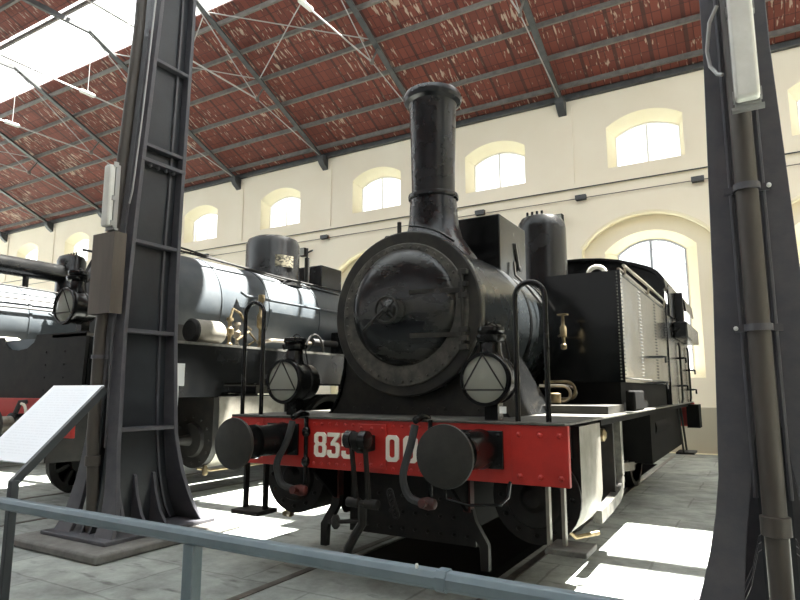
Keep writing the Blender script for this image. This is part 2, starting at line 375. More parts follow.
rv = MB()
for c in BAYS:
    rv.loft([(x, YW, z) for x, z in upA(c)], [(x, YW + .33, z) for x, z in upB(c)])
    rv.loft([(x, YW, max(z, .004)) for x, z in loA(c)], [(x, YW + .31, max(z, .004)) for x, z in loA(c)])
    rv.loft([(x, YW + .31, z) for x, z in loB(c)], [(x, YW + .62, z) for x, z in loC(c)])
rv_o = rv.build('wall_back_reveal', 'reveal', w1)
# yellow moulded edge round each big recess
for c in BAYS:
    a = loA(c)[2:]; o = MB()
    o.tube([(x, YW + .01, z + .0) for x, z in a], .05, 8); o.build('arch_moulding', 'reveal', w1)
wn = 0
for c in BAYS:                      # upper segmental windows
    wn += 1
    pane = stand(plate(f'window_{wn}', upB(c), [], .012, 'pane'), YW + .36); tag(pane, kind='structure')
    fr = MB(); p = upB(c); fr.tube([(x, YW + .35, z) for x, z in p], .035, 6, True)
    fr.bar((c + .03, YW + .35, 7.14), (c + .03, YW + .35, 8.25), .05, .05, (0, 1, 0))
    fr.build('window_frame', 'frame', pane)
for c in BAYS:                      # tall lower windows
    wn += 1
    pane = stand(plate(f'window_{wn}', loC(c), [], .012, 'pane'), YW + .66); tag(pane, kind='structure')
    fr = MB(); p = loC(c); fr.tube([(x, YW + .64, z) for x, z in p], .04, 6, True)
    fr.bar((c - .08, YW + .64, 1.9), (c - .08, YW + .64, 5.25), .06, .05, (0, 1, 0))
    for i in range(1, 7): fr.bar((c - .88, YW + .64, 1.9 + i * .50), (c + .72, YW + .64, 1.9 + i * .53), .02, .02)
    fr.build('window_frame', 'glazing', pane)
# pilaster strips under the roof brackets, conduit lines
tn = 0
for k in range(-1, 9):
    tn += 1; xk = X0 - k * BAY
    tag(MB().box(xk - .24, xk + .24, YW - .035, YW + .03, 6.78, 9.0).build(f'trim_{tn}', 'wall'), kind='structure')
tn += 1
tag(MB().box(XL, XR, YW - .05, YW + .01, 6.70, 6.79).build(f'trim_{tn}', 'wall'), kind='structure')
def conduit(z, r, label, m):
    tag(MB().tube([(XL, YW - .05 - r, z), (XR, YW - .05 - r, z)], r, 6).build('wall_conduit', m), label, 'conduit')
conduit(6.70, .016, 'upper dark conduit running along the cream back wall below the small windows', 'truss')
conduit(6.42, .011, 'thin lower cable running along the cream back wall through the black boxes', 'cover')
for i, (x, z) in enumerate([(-15.1, 6.44), (-9.5, 6.44), (-3.97, 6.44), (-1.14, 6.42), (1.61, 6.42)]):
    lab = ['black junction box on the back wall left of the left engine dome', 'black junction box on the back wall right of the left engine dome', 'black junction box on the back wall just right of the tall chimney',
           'black junction box on the back wall left of the widest small window', 'black junction box on the back wall beside the right column'][i]
    t = thing('wall_mounted_box', lab, 'junction box', (x, YW - .05, z), group='junction boxes on the back wall cable')
    MB().box(-.13, .13, -.12, .0, -.07, .07).build('housing', 'matte', t, .01)
    MB().box(-.14, .14, -.135, -.12, -.06, .06).build('cover_plate', 'truss', t)
for x, z, lab in [(-10.3, 6.0, 'small dark floodlight on the back wall beside the left engine dome'), (-1.72, 5.88, 'small dark floodlight on the back wall right of the steam dome')]:
    t = thing('floodlight', lab, 'floodlight', (x, YW, z), group='floodlights on the back wall')
    MB().box(-.12, .12, -.30, -.12, -.14, .14).build('lamp_housing', 'matte', t, .015)
    MB().tube([(0, -.12, 0), (0, -.06, 0), (0, 0, -.05)], .02, 6).build('bracket', 'truss', t)
    MB().box(-.10, .10, -.312, -.30, -.12, .12).build('glass', 'lens', t)

# roof: tile slope over the wall side, skylight bands near the ridge, far slope over the camera side
TH = atan2(.45, 1)
YR = 3.4
def slope_panel(name, x0, x1, ya, yb, flip=False):
    """tile slab between ya (high) and yb (low) on the wall-side slope; local x along ridge, y down the slope"""
    L = (yb - ya) / cos(TH)
    b = MB().box(x0, x1, 0, L, 0, .09)
    o = b.build(name, 'roof'); o.location = (0, ya, zroof(ya)); o.rotation_euler = (-TH, 0, 0)
    if flip:
        o.rotation_euler = (-TH, 0, pi); o.location = (0, 2 * YR - ya, zroof(ya))
    tag(o, kind='structure'); return o
XS = -5.3
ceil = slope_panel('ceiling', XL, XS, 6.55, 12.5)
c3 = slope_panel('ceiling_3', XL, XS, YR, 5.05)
# right of the visible band: unseen openings and tile strips laid out for sun patches
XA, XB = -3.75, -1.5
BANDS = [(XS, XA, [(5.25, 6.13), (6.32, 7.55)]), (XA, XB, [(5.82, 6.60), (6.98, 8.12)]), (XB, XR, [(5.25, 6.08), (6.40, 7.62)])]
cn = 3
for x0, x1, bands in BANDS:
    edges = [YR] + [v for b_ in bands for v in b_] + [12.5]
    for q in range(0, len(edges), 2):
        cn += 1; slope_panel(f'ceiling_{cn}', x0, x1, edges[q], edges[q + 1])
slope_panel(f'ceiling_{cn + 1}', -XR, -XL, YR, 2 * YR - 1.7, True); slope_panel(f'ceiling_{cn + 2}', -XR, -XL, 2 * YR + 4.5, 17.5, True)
M['shade'] = mat('shaded_far_wall', (.042, .044, .048), .9)
tag(MB().box(-60, 40, -12.2, -12, 0, 7.2).build('wall_front', 'shade'), kind='structure')  # unseen wall, coloured dark to keep bright reflections off the black engines
tag(MB().box(XR, XR + .3, -12, YW + .7, 0, 8.2).build('wall_right', 'wall'), kind='structure')
def skylight(n, x0, x1, ya, yb):
    L = (yb - ya) / cos(TH)
    o = MB().box(x0, x1, 0, L, .05, .06).build(f'window_{n}', 'skypane'); o.location = (0, ya, zroof(ya)); o.rotation_euler = (-TH, 0, 0); tag(o, kind='structure')
    f = MB(); x = x0
    while x < x1:
        f.box(x - .012, x + .012, 0, L, .0, .05); x += 2.0
    f.build('glazing_bar', 'purlin', o)
skylight(wn + 1, XL, XS, 5.05, 6.55); sn = wn + 1
for x0, x1, bands in BANDS:
    for ya, yb in bands: sn += 1; skylight(sn, x0, x1, ya, yb)
L_ = (1.7 + 4.5) / cos(TH)
o = MB().box(-XR, -XL, 0, L_, .05, .06).build(f'window_{sn + 1}', 'frosted'); o.location = (0, 1.7, zroof(2 * YR - 1.7)); o.rotation_euler = (-TH, 0, pi); tag(o, kind='structure')  # added skylight out of view; frosted to stop sun, brightens the camera side
# the dark eaves line along the top of the wall
tn += 1
tag(MB().box(XL, XR, YW - .14, YW + .02, 9.19, 9.33).build(f'trim_{tn}', 'truss'), kind='structure')

tn += 1
tag(MB().box(XL, XR, YW + .66, YW + 2.7, 9.56, 9.62).build(f'trim_{tn}', 'shade'), kind='structure')  # unseen overhang outside, added to keep sun off the windows
# purlins: one thing each
PY = [11.30, 10.42, 9.53, 8.62, 7.72, 6.85, 6.22, 5.10, 4.3]
PN = ['nearest the eaves', 'second up from the eaves', 'third up from the eaves', 'fourth up from the eaves', 'fifth up from the eaves', 'just below the skylight', 'between the two skylight bands', 'along the upper skylight edge', 'nearest the ridge']
for y, nm in zip(PY, PN):
    o = MB()
    XL_, XR_ = (XL, XS) if y == 6.85 else (XB, XR) if y == 6.22 else (XL, XR)
    o.box(XL_, XR_, y - .035, y + .035, zroof(y) - .17, zroof(y) - .155); o.box(XL_, XR_, y - .012, y + .012, zroof(y) - .16, zroof(y) - .03)
    tag(o.build('roof_purlin', 'purlin'), f'long grey roof purlin {nm}', 'purlin', 'roof purlins')

# trusses: one thing per bay line
TL = {-1: 'dark roof truss over the right column bay', 0: 'dark roof truss meeting the wall right of the chimney', 1: 'dark roof truss dropping behind the tall chimney', 2: 'dark roof truss meeting the wall left of the chimney',
      3: 'dark roof truss meeting the wall above the left engine dome', 4: 'dark roof truss passing behind the left iron column', 5: 'dark roof truss left of the iron column, next to it', 6: 'dark roof truss left of the iron column, second from it', 7: 'dark roof truss at the far left, third from the iron column', 8: 'farthest dark roof truss at the left end of the hall'}
def truss_proto():
    t = thing('roof_truss', TL[0], 'roof truss', (X0, 0, 0), group='iron roof trusses')
    ya, yk = 11.70, 5.60
    off = .22
    def zr(y): return zroof(y) - off
    b = MB(); b.bar((0, ya, zr(ya)), (0, yk, zr(yk)), .055, .10, (0, .4, 1)); b.bar((0, ya, zr(ya) - .045), (0, yk, zr(yk) - .045), .16, .022, (0, .4, 1))
    b.build('rafter', 'truss', t)
    b = MB(); b.bar((0, yk, zr(yk) - .03), (0, 3.4, zr(yk) - .10), .10, .14); b.bar((0, 3.4, zr(yk) - .10), (0, 0.2, zr(yk) - .9), .10, .14)
    b.build('collar_beam', 'truss', t)
    b = MB(); b.prism([(11.74, 9.27), (11.42, 9.22), (11.42, 9.05), (11.52, 8.93), (11.74, 8.78)], 'yz', -.11, .11); b.build('wall_bracket', 'truss', t, .01)
    b = MB(); b.bar((0, 8.72, zr(8.72)), (0, 8.42, 9.92), .04, .04); b.build('strut', 'purlin', t)
    b = MB(); b.lathe([(.02, -.05), (.07, -.03), (.07, .03), (.02, .05)], (0, 8.42, 9.9), (1, 0, 0), 12); b.build('tie_joint', 'purlin', t)
    b = MB(); b.tube([(0, 11.5, zr(11.5) - .02), (0, 8.42, 9.9)], .016, 6); b.build('tie_rod', 'rod', t)
    b = MB(); b.tube([(0, 8.42, 9.9), (0, 5.6, 9.92), (0, 1.0, 9.94)], .022, 6); b.build('tie_rod', 'rod', t)
    b = MB(); b.lathe([(.022, -.25), (.06, -.2), (.06, .2), (.022, .25)], (0, 5.72, 9.93), (0, 1, .01), 10); b.build('turnbuckle', 'plastic', t)
    b = MB(); b.tube([(0, 8.42, 9.9), (0, yk + .05, zr(yk) - .06)], .016, 6); b.build('tie_rod', 'rod', t)
    b = MB(); b.tube([(0, 5.72, 9.95), (0, 5.72, zr(yk) - .1)], .012, 6); b.build('hanger_rod', 'rod', t)
    return t
tp = truss_proto()
for k in (-1, 1, 2, 3, 4, 5, 6, 7, 8):
    c = copy_tree(tp); c.location = (X0 - k * BAY, 0, 0); c['label'] = TL[k]
# diagonal wind braces in the plane of the roof
for k, nm in ((1, 'beside the tall chimney'), (2, 'left of the tall chimney'), (5, 'left of the iron column')):
    xa, xb = X0 - k * BAY, X0 - (k + 1) * BAY
    for (ya, yb, s) in ((8.4, 6.4, 'falling'), (6.4, 8.4, 'rising')):
        t = MB().tube([(xa - .1, ya, zroof(ya) - .25 - (.05 if s == 'rising' else 0)), (xb + .1, yb, zroof(yb) - .25 - (.05 if s == 'rising' else 0))], .016, 6)
        tag(t.build('wind_brace', 'rod'), f'thin {s} diagonal wind brace under the roof {nm}', 'brace', 'roof wind braces')

# embedded rails
for xc, nm in ((0, 'under the red beamed engine'), (-5.4, 'under the middle engine'), (-10.8, 'under the far left engine')):
    for s, sd in ((-1, 'left'), (1, 'right')):
        o = MB(); o.box(xc + s * .755 - .035, xc + s * .755 + .035, -3.6, 11.2, -.004, .006);
        ob = o.build('track_rail', 'trackrail'); tag(ob, f'worn steel track rail sunk in the floor, {sd} one {nm}', 'rail', 'track rails')

# ------------------------------------------------------------------ locomotive parts
def ring(cx, cz, r, n=40): return [(cx + r * cos(2 * pi * i / n), cz + r * sin(2 * pi * i / n)) for i in range(n)]

def make_buffer(parent, x, z, label=None, left=False):
    b = MB(); b.box(x - .165, x + .165, -.022, 0, z - .125, z + .125)
    for sx in (-1, 1):
        for sz in (-1, 1): b.rivet((x + sx * .135, -.022, z + sz * .095), (0, -1, 0), .018)
    base = b.build('buffer', 'black', parent, .004)
    MB().lathe([(.135, 0), (.125, .05), (.118, .30), (.130, .31), (.130, .345), (.09, .35)], (x, -.02, z), (0, -1, 0), 32).build('buffer_housing', 'black', base)
    MB().lathe([(.095, .30), (.095, .49), (.13, .515)], (x, -.02, z), (0, -1, 0), 28).build('buffer_shank', 'steel' if not left else 'black', base)
    MB().lathe([(.11, .50), (.185, .515), (.192, .53), (.188, .545), (.12, .556), (1e-4, .562)], (x, -.02, z), (0, -1, 0), 48).build('buffer_head', 'buffer', base)
    return base

def make_wheel(parent, x, y, R, m='darkred', spokes=12):
    s = 1 if x > 0 else -1
    tyre = MB(); prof = [(R - .075, -.065), (R, -.065), (R, .038), (R + .026, .045), (R + .028, .065), (R - .075, .065)]
    prof = [(r, h * -s) for r, h in prof]; prof.append(prof[0])
    tyre.lathe(prof, (x, y, R + .008), (1, 0, 0), 44); w = tyre.build('wheel', 'matte', parent)
    sp = MB(); sp.lathe([(.001, -.09), (.13, -.09), (.14, .09), (.001, .09)], (x, y, R + .008), (1, 0, 0), 24)
    for i in range(spokes):
        a = 2 * pi * i / spokes; c, d = cos(a), sin(a)
        sp.bar((x, y + .1 * c, R + .008 + .1 * d), (x, y + (R - .07) * c, R + .008 + (R - .07) * d), .05, .06, (1, 0, 0))
    sp.build('spokes', m, w)
    return w

def make_lamp(parent, x, y, z, rear=.30, with_post=True, s=1.0):
    """headlamp facing -y, lens centre at (x, y, z)"""
    R = .175 * s
    b = MB(); b.lathe([(R * .95, .012), (R, 0.01), (R, .06), (R * .96, .08), (R * .96, .16), (R * 1.0, .165), (R * 1.0, .185), (R * .92, .19), (R * .86, rear), (R * .5, rear + .03), (1e-4, rear + .035)], (x, y, z), (0, 1, 0), 36, caps=False)
    lamp = b.build('headlamp', 'black', parent)
    bz = MB(); bz.lathe([(R * .93, -.02), (R * 1.05, -.02), (R * 1.10, .0), (R * 1.08, .03), (R, .035), (R * .93, .0), (R * .93, -.02)], (x, y, z), (0, 1, 0), 40, caps=False); bz.build('bezel', 'black', lamp)
    MB().lathe([(1e-4, -.028), (R * .5, -.022), (R * .93, -.004), (R * .93, .004), (1e-4, .004)], (x, y, z), (0, 1, 0), 36).build('lens', 'lens', lamp)
    MB().lathe([(1e-4, .15), (R * .5, .11), (R * .80, .05), (R * .92, .015), (R * .84, .05), (R * .55, .12), (1e-4, .165)], (x, y, z), (0, 1, 0), 30).build('reflector', 'glassy', lamp)
    MB().cyl((x + .01, y + .07, z - .10), (x + .01, y + .07, z + .03), .022, None, 10).build('bulb_holder', 'brass', lamp)
    g = MB(); yy = y - .04
    tri = [(x, z + R * .98), (x - R * .88, z - R * .42), (x + R * .88, z - R * .42)]
    for i in range(3):
        p, q = tri[i], tri[(i + 1) % 3]; g.tube([(p[0], yy, p[1]), (q[0], yy, q[1])], .006, 6)
    g.build('wire_guard', 'matte', lamp)
    yc = y + .13
    MB().lathe([(.09 * s, R * .85), (.075 * s, R + .02), (.072 * s, R + .085 * s), (.10 * s, R + .095 * s), (.11 * s, R + .12 * s), (.11 * s, R + .14 * s), (.085 * s, R + .145 * s), (.10 * s, R + .17 * s), (.095 * s, R + .195 * s), (.05 * s, R + .205 * s), (1e-4, R + .207 * s)], (x, yc, z), (0, 0, 1), 28).build('lamp_chimney', 'black', lamp)
    h = MB(); h.tube([(x - .13 * s + .26 * s * i / 10, yc + .02, z + R * .8 + .27 * s * sin(pi * i / 10) ** .7) for i in range(11)], .006, 6); h.build('carry_handle', 'matte', lamp)
    if with_post:
        MB().box(x - .05, x + .05, y + .10, y + .20, 1.235, z - R * .9).build('lamp_bracket', 'black', lamp)
    return lamp

def hoop(parent, x0, x1, y, z0, z1, r=.019):
    R = (x1 - x0) / 2; cx = (x0 + x1) / 2
    pts = [(x0, y, z0), (x0, y, (z0 + z1) / 2)] + [(cx - R * cos(pi * i / 12), y, z1 - R + R * sin(pi * i / 12)) for i in range(13)] + [(x1, y, (z0 + z1) / 2), (x1, y, z0)]
    return MB().tube(pts, r, 12).build('handrail', 'black', parent)

def digit(ch, name, parent, x, z, w, h, y):
    D = {'3': ([(0, 1), (.6, 1), (.6, .86), (.36, .62), (.52, .60), (.6, .5), (.6, .11), (.49, 0), (.11, 0), (0, .11), (0, .30), (.17, .30), (.17, .20), (.22, .155), (.38, .155), (.43, .21), (.43, .42), (.38, .48), (.17, .48), (.17, .60), (.36, .84), (0, .84)], []),
         '5': ([(0, 1), (.58, 1), (.58, .85), (.17, .85), (.17, .63), (.49, .63), (.6, .52), (.6, .11), (.49, 0), (.11, 0), (0, .11), (0, .30), (.17, .30), (.17, .20), (.22, .155), (.38, .155), (.43, .21), (.43, .43), (.38, .48), (0, .48)], []),
         '0': ([(.12, 0), (.48, 0), (.6, .12), (.6, .88), (.48, 1), (.12, 1), (0, .88), (0, .12)], [[(.23, .155), (.37, .155), (.43, .22), (.43, .78), (.37, .845), (.23, .845), (.17, .78), (.17, .22)]]),
         '8': ([(.12, 0), (.48, 0), (.6, .11), (.6, .44), (.53, .52), (.6, .60), (.6, .89), (.48, 1), (.12, 1), (0, .89), (0, .60), (.07, .52), (0, .44), (0, .11)], [[(.22, .15), (.38, .15), (.43, .20), (.43, .40), (.38, .455), (.22, .455), (.17, .40), (.17, .20)], [(.22, .585), (.38, .585), (.43, .63), (.43, .80), (.38, .85), (.22, .85), (.17, .80), (.17, .63)]])}
    o_, hs = D[ch]; sc = lambda P: [(x + p[0] / .6 * w, z + p[1] * h) for p in P]
    o = plate(name, sc(o_), [sc(q) for q in hs], .014, 'white', parent); stand(o, y); return o

# ------------------------------------------------------------------ the red beamed tank engine
ZB = 2.10
L1 = thing('steam_locomotive', 'black tank steam locomotive with red buffer beam numbered 835 and a tall chimney', 'locomotive', (0, 0, 0))
beam = MB(); beam.box(-1.47, 1.47, 0, .05, .845, 1.227); beam.box(1.095, 1.472, -.006, 0, .846, 1.226); beam.box(-1.472, -1.095, -.006, 0, .846, 1.226)
for x in (1.15, 1.29, 1.42):
    for s in (-1, 1):
        for z in (.90, 1.165): beam.rivet((s * x, -.006, z), (0, -1, 0), .022, .8)
for x in [.18 + .075 * i for i in range(7)]:
    for s in (-1, 1):
        if x not in ():
            for z in (.885, 1.19): beam.rivet((s * x, 0, z), (0, -1, 0), .015, .8)
BEAM = beam.build('buffer_beam', 'red', L1, .003)
dp = MB(); dp.box(-.125, .125, -.016, 0, .875, 1.20)
for x in (-.095, 0, .095):
    for z in (.905, 1.17): dp.rivet((x, -.016, z), (0, -1, 0), .015, .8)
dp.build('draw_plate', 'red', BEAM, .003)
for ch, x0 in (('8', -.545), ('3', -.415), ('5', -.278), ('0', .118), ('0', .272)):
    digit(ch, 'number_digit', BEAM, x0, .935, .115, .19, -.008)
make_buffer(L1, .875, 1.06); make_buffer(L1, -.875, 1.06, left=True)
# draw hook and screw coupling
hk = MB(); hk.prism([(0, 1.01), (-.17, 1.00), (-.24, 1.04), (-.27, 1.10), (-.25, 1.16), (-.21, 1.15), (-.215, 1.10), (-.19, 1.075), (-.15, 1.09), (-.10, 1.13), (0, 1.12)], 'yz', -.032, .032)
HOOK = hk.build('draw_hook', 'matte', L1, .008)
MB().lathe([(.03, -.10), (.065, -.09), (.065, -.035), (.04, -.03), (.04, .03), (.065, .035), (.065, .09), (.03, .10)], (0, -.205, 1.10), (1, 0, 0), 16).build('hook_pin', 'black', HOOK)
cp = MB()
for s in (-1, 1): cp.bar((s * .06, -.20, 1.10), (s * .055, -.13, .66), .022, .034, (0, 1, 0))
CP = cp.build('screw_coupling', 'matte', L1)
MB().lathe([(.02, -.14), (.036, -.13), (.036, -.03), (.022, -.02), (.022, .02), (.036, .03), (.036, .13), (.02, .14)], (0, -.13, .645), (1, 0, 0), 12).build('screw_nut', 'matte', CP)
MB().tube([(.0, -.13, .64), (-.02, -.10, .50), (-.10, -.08, .40), (-.16, -.08, .30), (-.17, -.08, .22)], .034, 10).build('hanging_link', 'matte', CP)
MB().tube([(-.02, -.10, .52), (-.20, -.09, .49), (-.34, -.08, .47)], .016, 8).build('screw_lever', 'matte', CP)
MB().lathe([(.015, 0), (.032, .02), (.035, .07), (.02, .10)], (-.27, -.085, .43), (0, 0, 1), 12).build('lever_weight', 'matte', CP)
ch = MB()
for i in range(7):
    a = i / 6; ch.tube([(.19 + .05 * a + .022 * cos(t), -.06, .72 - .14 * a + .03 * sin(t)) for t in [2 * pi * j / 10 for j in range(10)]], .009, 6, True)
ch.build('coupling_chain', 'matte', L1)
# brake hoses
def hose(x, dxb, xv, zv, zt=1.27):
    y = -.10
    P = [(x + .02, .06, zt - .02), (x + .015, -.02, zt), (x, y, zt - .03)]
    ctrl = [(x, y, zt - .06), (x - .02, y - .03, zt - .2), (x + dxb, y - .04, zv + .22), (x + dxb - .01, y - .02, zv + .12), (x + dxb + .03, y, zv + .03), (xv - .03, y + .02, zv)]
    # smooth the control points
    pts = []
    for i in range(len(ctrl) - 1):
        a, b_ = Vector(ctrl[i]), Vector(ctrl[i + 1]); p0 = Vector(ctrl[max(i - 1, 0)]); p3 = Vector(ctrl[min(i + 2, len(ctrl) - 1)])
        for t in [0, .25, .5, .75]:
            pts.append(.5 * ((2 * a) + (-p0 + b_) * t + (2 * p0 - 5 * a + 4 * b_ - p3) * t * t + (-p0 + 3 * a - 3 * b_ + p3) * t ** 3))
    pts.append(Vector(ctrl[-1]))
    h = MB().tube(pts, .028, 10).build('brake_hose', 'hose', L1)
    MB().tube(P, .026, 10).build('hose_elbow', 'black', h)
    v = MB(); v.lathe([(.02, -.07), (.035, -.05), (.045, 0), (.035, .05), (.02, .06)], (xv, y + .02, zv), (1, .1, 0), 12); v.lathe([(.018, 0), (.018, .06), (.03, .065), (.03, .08)], (xv, y, zv), (0, -1, .2), 10)
    v.build('hose_valve', 'darkred', h)
    w = MB(); w.tube([(x + .085, -.03, 1.245), (x + .085, -.03, .72)], .017, 8); w.lathe([(.022, 0), (.034, .02), (.034, .05), (.022, .07)], (x + .085, -.03, 1.09), (0, 0, 1), 10); w.lathe([(.022, 0), (.034, .02), (.034, .05), (.022, .07)], (x + .085, -.03, .86), (0, 0, 1), 10); w.build('brake_pipe', 'black', h)
hose(-.70, -.11, -.62, .68); hose(.42, -.07, .51, .68)
MB().tube([(.62, -.05, .79), (.64, -.05, .72), (.80, -.04, .69), (1.02, -.03, .71), (1.07, -.02, .76), (1.08, 0, .86)], .010, 8).build('steam_heat_pipe', 'black', L1)
# frames, footplate
for s in (-1, 1):
    poly = [(.44, .50), (.06, .80), (.06, 1.20), (8.5, 1.20), (8.5, .60), (6.9, .60), (6.6, .78), (5.2, .78), (4.9, .60), (4.6, .60), (4.3, .78), (3.4, .78), (3.1, .60), (2.8, .60), (2.5, .78), (1.9, .78), (1.6, .45), (.5, .42)]
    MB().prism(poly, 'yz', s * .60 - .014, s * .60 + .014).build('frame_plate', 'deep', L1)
fs = MB(); fs.box(-.585, .585, .55, .58, .27, .80)
for ix in range(10):
    for z in (.34, .47, .60): fs.rivet((-.52 + ix * .115, .55, z), (0, -1, 0), .018, .9)
fs.build('frame_stretcher', 'matte', L1)
fp = MB(); fp.box(-1.46, 1.46, -.015, 8.55, 1.228, 1.246); FP = fp.build('footplate', 'dust', L1, .004)
fe = MB()
for s in (-1, 1): fe.box(s * 1.40 - .012, s * 1.40 + .012, 1.2, 8.5, 1.17, 1.228)
fe.build('footplate_edge', 'deep', FP)
for s in (-1, 1):
    MB().box(s * 1.10 - .30, s * 1.10 + .30, 1.55, 2.24, 1.246, 1.32).build('step_board', 'dusty', FP, .006)
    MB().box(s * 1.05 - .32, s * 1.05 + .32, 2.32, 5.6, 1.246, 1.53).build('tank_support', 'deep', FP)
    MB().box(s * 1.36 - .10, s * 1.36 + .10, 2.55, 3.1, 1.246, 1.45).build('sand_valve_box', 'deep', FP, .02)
# saddle
sd = MB()
prof = lambda s: [(s * x, z) for x, z in ((.86, 1.247), (.80, 1.30), (.74, 1.42), (.70, 1.58), (.69, 1.80), (.69, 2.0))]
pl = prof(1) + [(.55, 1.9), (.3, 1.5), (-.3, 1.5), (-.55, 1.9)] + list(reversed(prof(-1)))
sd.prism(pl, 'xz', .62, .92)
for i in range(9): sd.rivet((-.6 + .15 * i, .62, 1.30), (0, -1, 0), .014)
sd.build('smokebox_saddle', 'dusty', L1)
MB().box(-.55, .55, .92, 1.75, 1.247, 1.72).build('saddle_core', 'matte', L1)
# big flared wing plate each side, blue-grey with a curved rear edge
for s in (-1, 1):
    A = [(s * .70, 1.98), (s * .70, 1.84), (s * .715, 1.66), (s * .75, 1.48), (s * .80, 1.35), (s * .87, 1.247)]
    w = MB(); n = 8; ye = [.72, 1.16, 1.48, 1.68, 1.80, 1.88]
    vs = [];
    for (x, z), y in zip(A, ye): vs += [(x, .60, z), (x, y, z), (x - s * .02, y, z - .005), (x - s * .02, .60, z - .005)]
    fs_ = []
    for i in range(len(A) - 1):
        b0 = 4 * i; fs_ += [(b0 + k, b0 + (k + 1) % 4, b0 + 4 + (k + 1) % 4, b0 + 4 + k) for k in range(4)]
    fs_ += [(0, 1, 2, 3), (4 * (len(A) - 1) + 3, 4 * (len(A) - 1) + 2, 4 * (len(A) - 1) + 1, 4 * (len(A) - 1))]
    w.add(vs, fs_); w.build('wing_plate', 'black', L1)
# smokebox and door
sb = MB(); sb.lathe([(.60, .0), (.690, .0), (.702, .012), (.702, .075), (.672, .085), (.668, .10), (.668, 1.27), (.6, 1.28)], (0, .477, ZB), (0, 1, 0), 72)
SB = sb.build('smokebox', 'boiler', L1)
fr = MB(); fr.lathe([(.50, .0), (.50, -.012), (.690, -.012), (.702, -.002), (.702, .02), (.6, .02)], (0, .477, ZB), (0, 1, 0), 72)
fr.build('front_ring', 'dusty', SB)
dr = MB(); dr.lathe([(.48, -.012), (.60, -.014), (.606, -.024), (.598, -.032), (.53, -.036), (.50, -.034)], (0, .477, ZB - .01), (0, 1, 0), 72)
for i in range(44):
    a = 2 * pi * i / 44
    if cos(a) > .86: continue
    dr.rivet((.567 * cos(a), .477 - .033, ZB - .01 + .567 * sin(a)), (0, -1, 0), .013, .9)
DR = dr.build('smokebox_door', 'doorring', L1)
dd = MB(); dd.lathe([(.500, -.02), (.49, -.045), (.455, -.07), (.38, -.105), (.28, -.125), (.15, -.138), (1e-4, -.142)], (0, .477, ZB + .045), (0, 1, 0), 64)
dd.build('door_dish', 'doordish', DR)
for zz in (ZB + .145, ZB - .21):
    P = []
    for i in range(9):
        x = .13 + .42 * i / 8; r = sqrt(x * x + (zz - ZB) ** 2); yb = -.03 - .112 * max(0, 1 - (r / .52) ** 2.2); P.append((x, .477 + yb - .012, zz))
    st = MB()
    for i in range(8): st.bar(P[i], P[i + 1], .02, .036, (0, 0, 1))
    st.build('hinge_strap', 'dusty', DR)
hb = MB(); hb.cyl((.555, .43, ZB - .31), (.555, .43, ZB + .30), .017, None, 10)
for zz in (-.31, -.24, -.17, .10, .19, .29): hb.box(.525, .60, .415, .468, ZB + zz - .022, ZB + zz + .022)
hb.build('hinge_bar', 'dusty', DR, .004)
hc = (-.03, .33, ZB)
MB().lathe([(.115, .0), (.11, -.03), (.06, -.05), (.05, -.10), (.028, -.11), (.028, -.16), (1e-4, -.165)], (hc[0] + .01, .345, hc[2]), (0, 1, 0), 28).build('door_boss', 'doordish', DR)
hw = MB(); R = .105
hw.tube([(hc[0] + R * cos(2 * pi * i / 28), .235, hc[2] + R * sin(2 * pi * i / 28)) for i in range(28)], .013, 8, True)
for i in range(4): hw.tube([(hc[0], .225, hc[2]), (hc[0] + R * cos(pi / 4 + i * pi / 2), .235, hc[2] + R * sin(pi / 4 + i * pi / 2))], .010, 6)
hw.build('door_handwheel', 'dusty', DR)
MB().tube([(hc[0], .19, hc[2]), (hc[0] - .10, .185, hc[2] - .09), (hc[0] - .19, .18, hc[2] - .165)], .012, 8).build('door_lever', 'dusty', DR)
# handrail curving over the smokebox front, little valve beside chimney
MB().tube([(.735 * cos(radians(a)), .43, ZB + .735 * sin(radians(a))) for a in range(84, 46, -4)], .010, 8).build('front_handrail', 'black', SB)
v = MB(); v.cyl((-.21, .75, ZB + .60), (-.21, .75, ZB + .88), .020, None, 10); v.cyl((-.21, .75, ZB + .73), (-.31, .75, ZB + .735), .014, None, 8); v.lathe([(.02, 0), (.034, .01), (.034, .04), (.02, .05)], (-.31, .75, ZB + .735), (-1, 0, 0), 10); v.build('blower_valve', 'matte', SB)
# chimney
cm = MB(); cm.lathe([(.42, .46), (.40, .56), (.335, .66), (.275, .75), (.243, .85), (.228, .97), (.222, 1.10), (.218, 1.13), (.236, 1.135), (.240, 1.155), (.236, 1.175), (.205, 1.18), (.208, 1.4), (.216, 1.75), (.226, 2.05), (.232, 2.08), (.272, 2.10), (.284, 2.13), (.284, 2.155), (.265, 2.19), (.262, 2.195), (.20, 2.195), (.18, 1.5)], (0, 1.03, ZB), (0, 0, 1), 56)
CH = cm.build('chimney', 'chimney', L1)
# boiler with bands
bo = MB(); bo.lathe([(.60, 0), (.648, .002), (.648, 3.9), (.6, 3.91)], (0, 1.76, ZB), (0, 1, 0), 72); BO = bo.build('boiler', 'boiler', L1)
for y in (1.80, 2.55, 3.5): MB().lathe([(.64, 0), (.660, .002), (.660, .06), (.64, .062)], (0, y, ZB), (0, 1, 0), 64).build('boiler_band', 'black', BO)
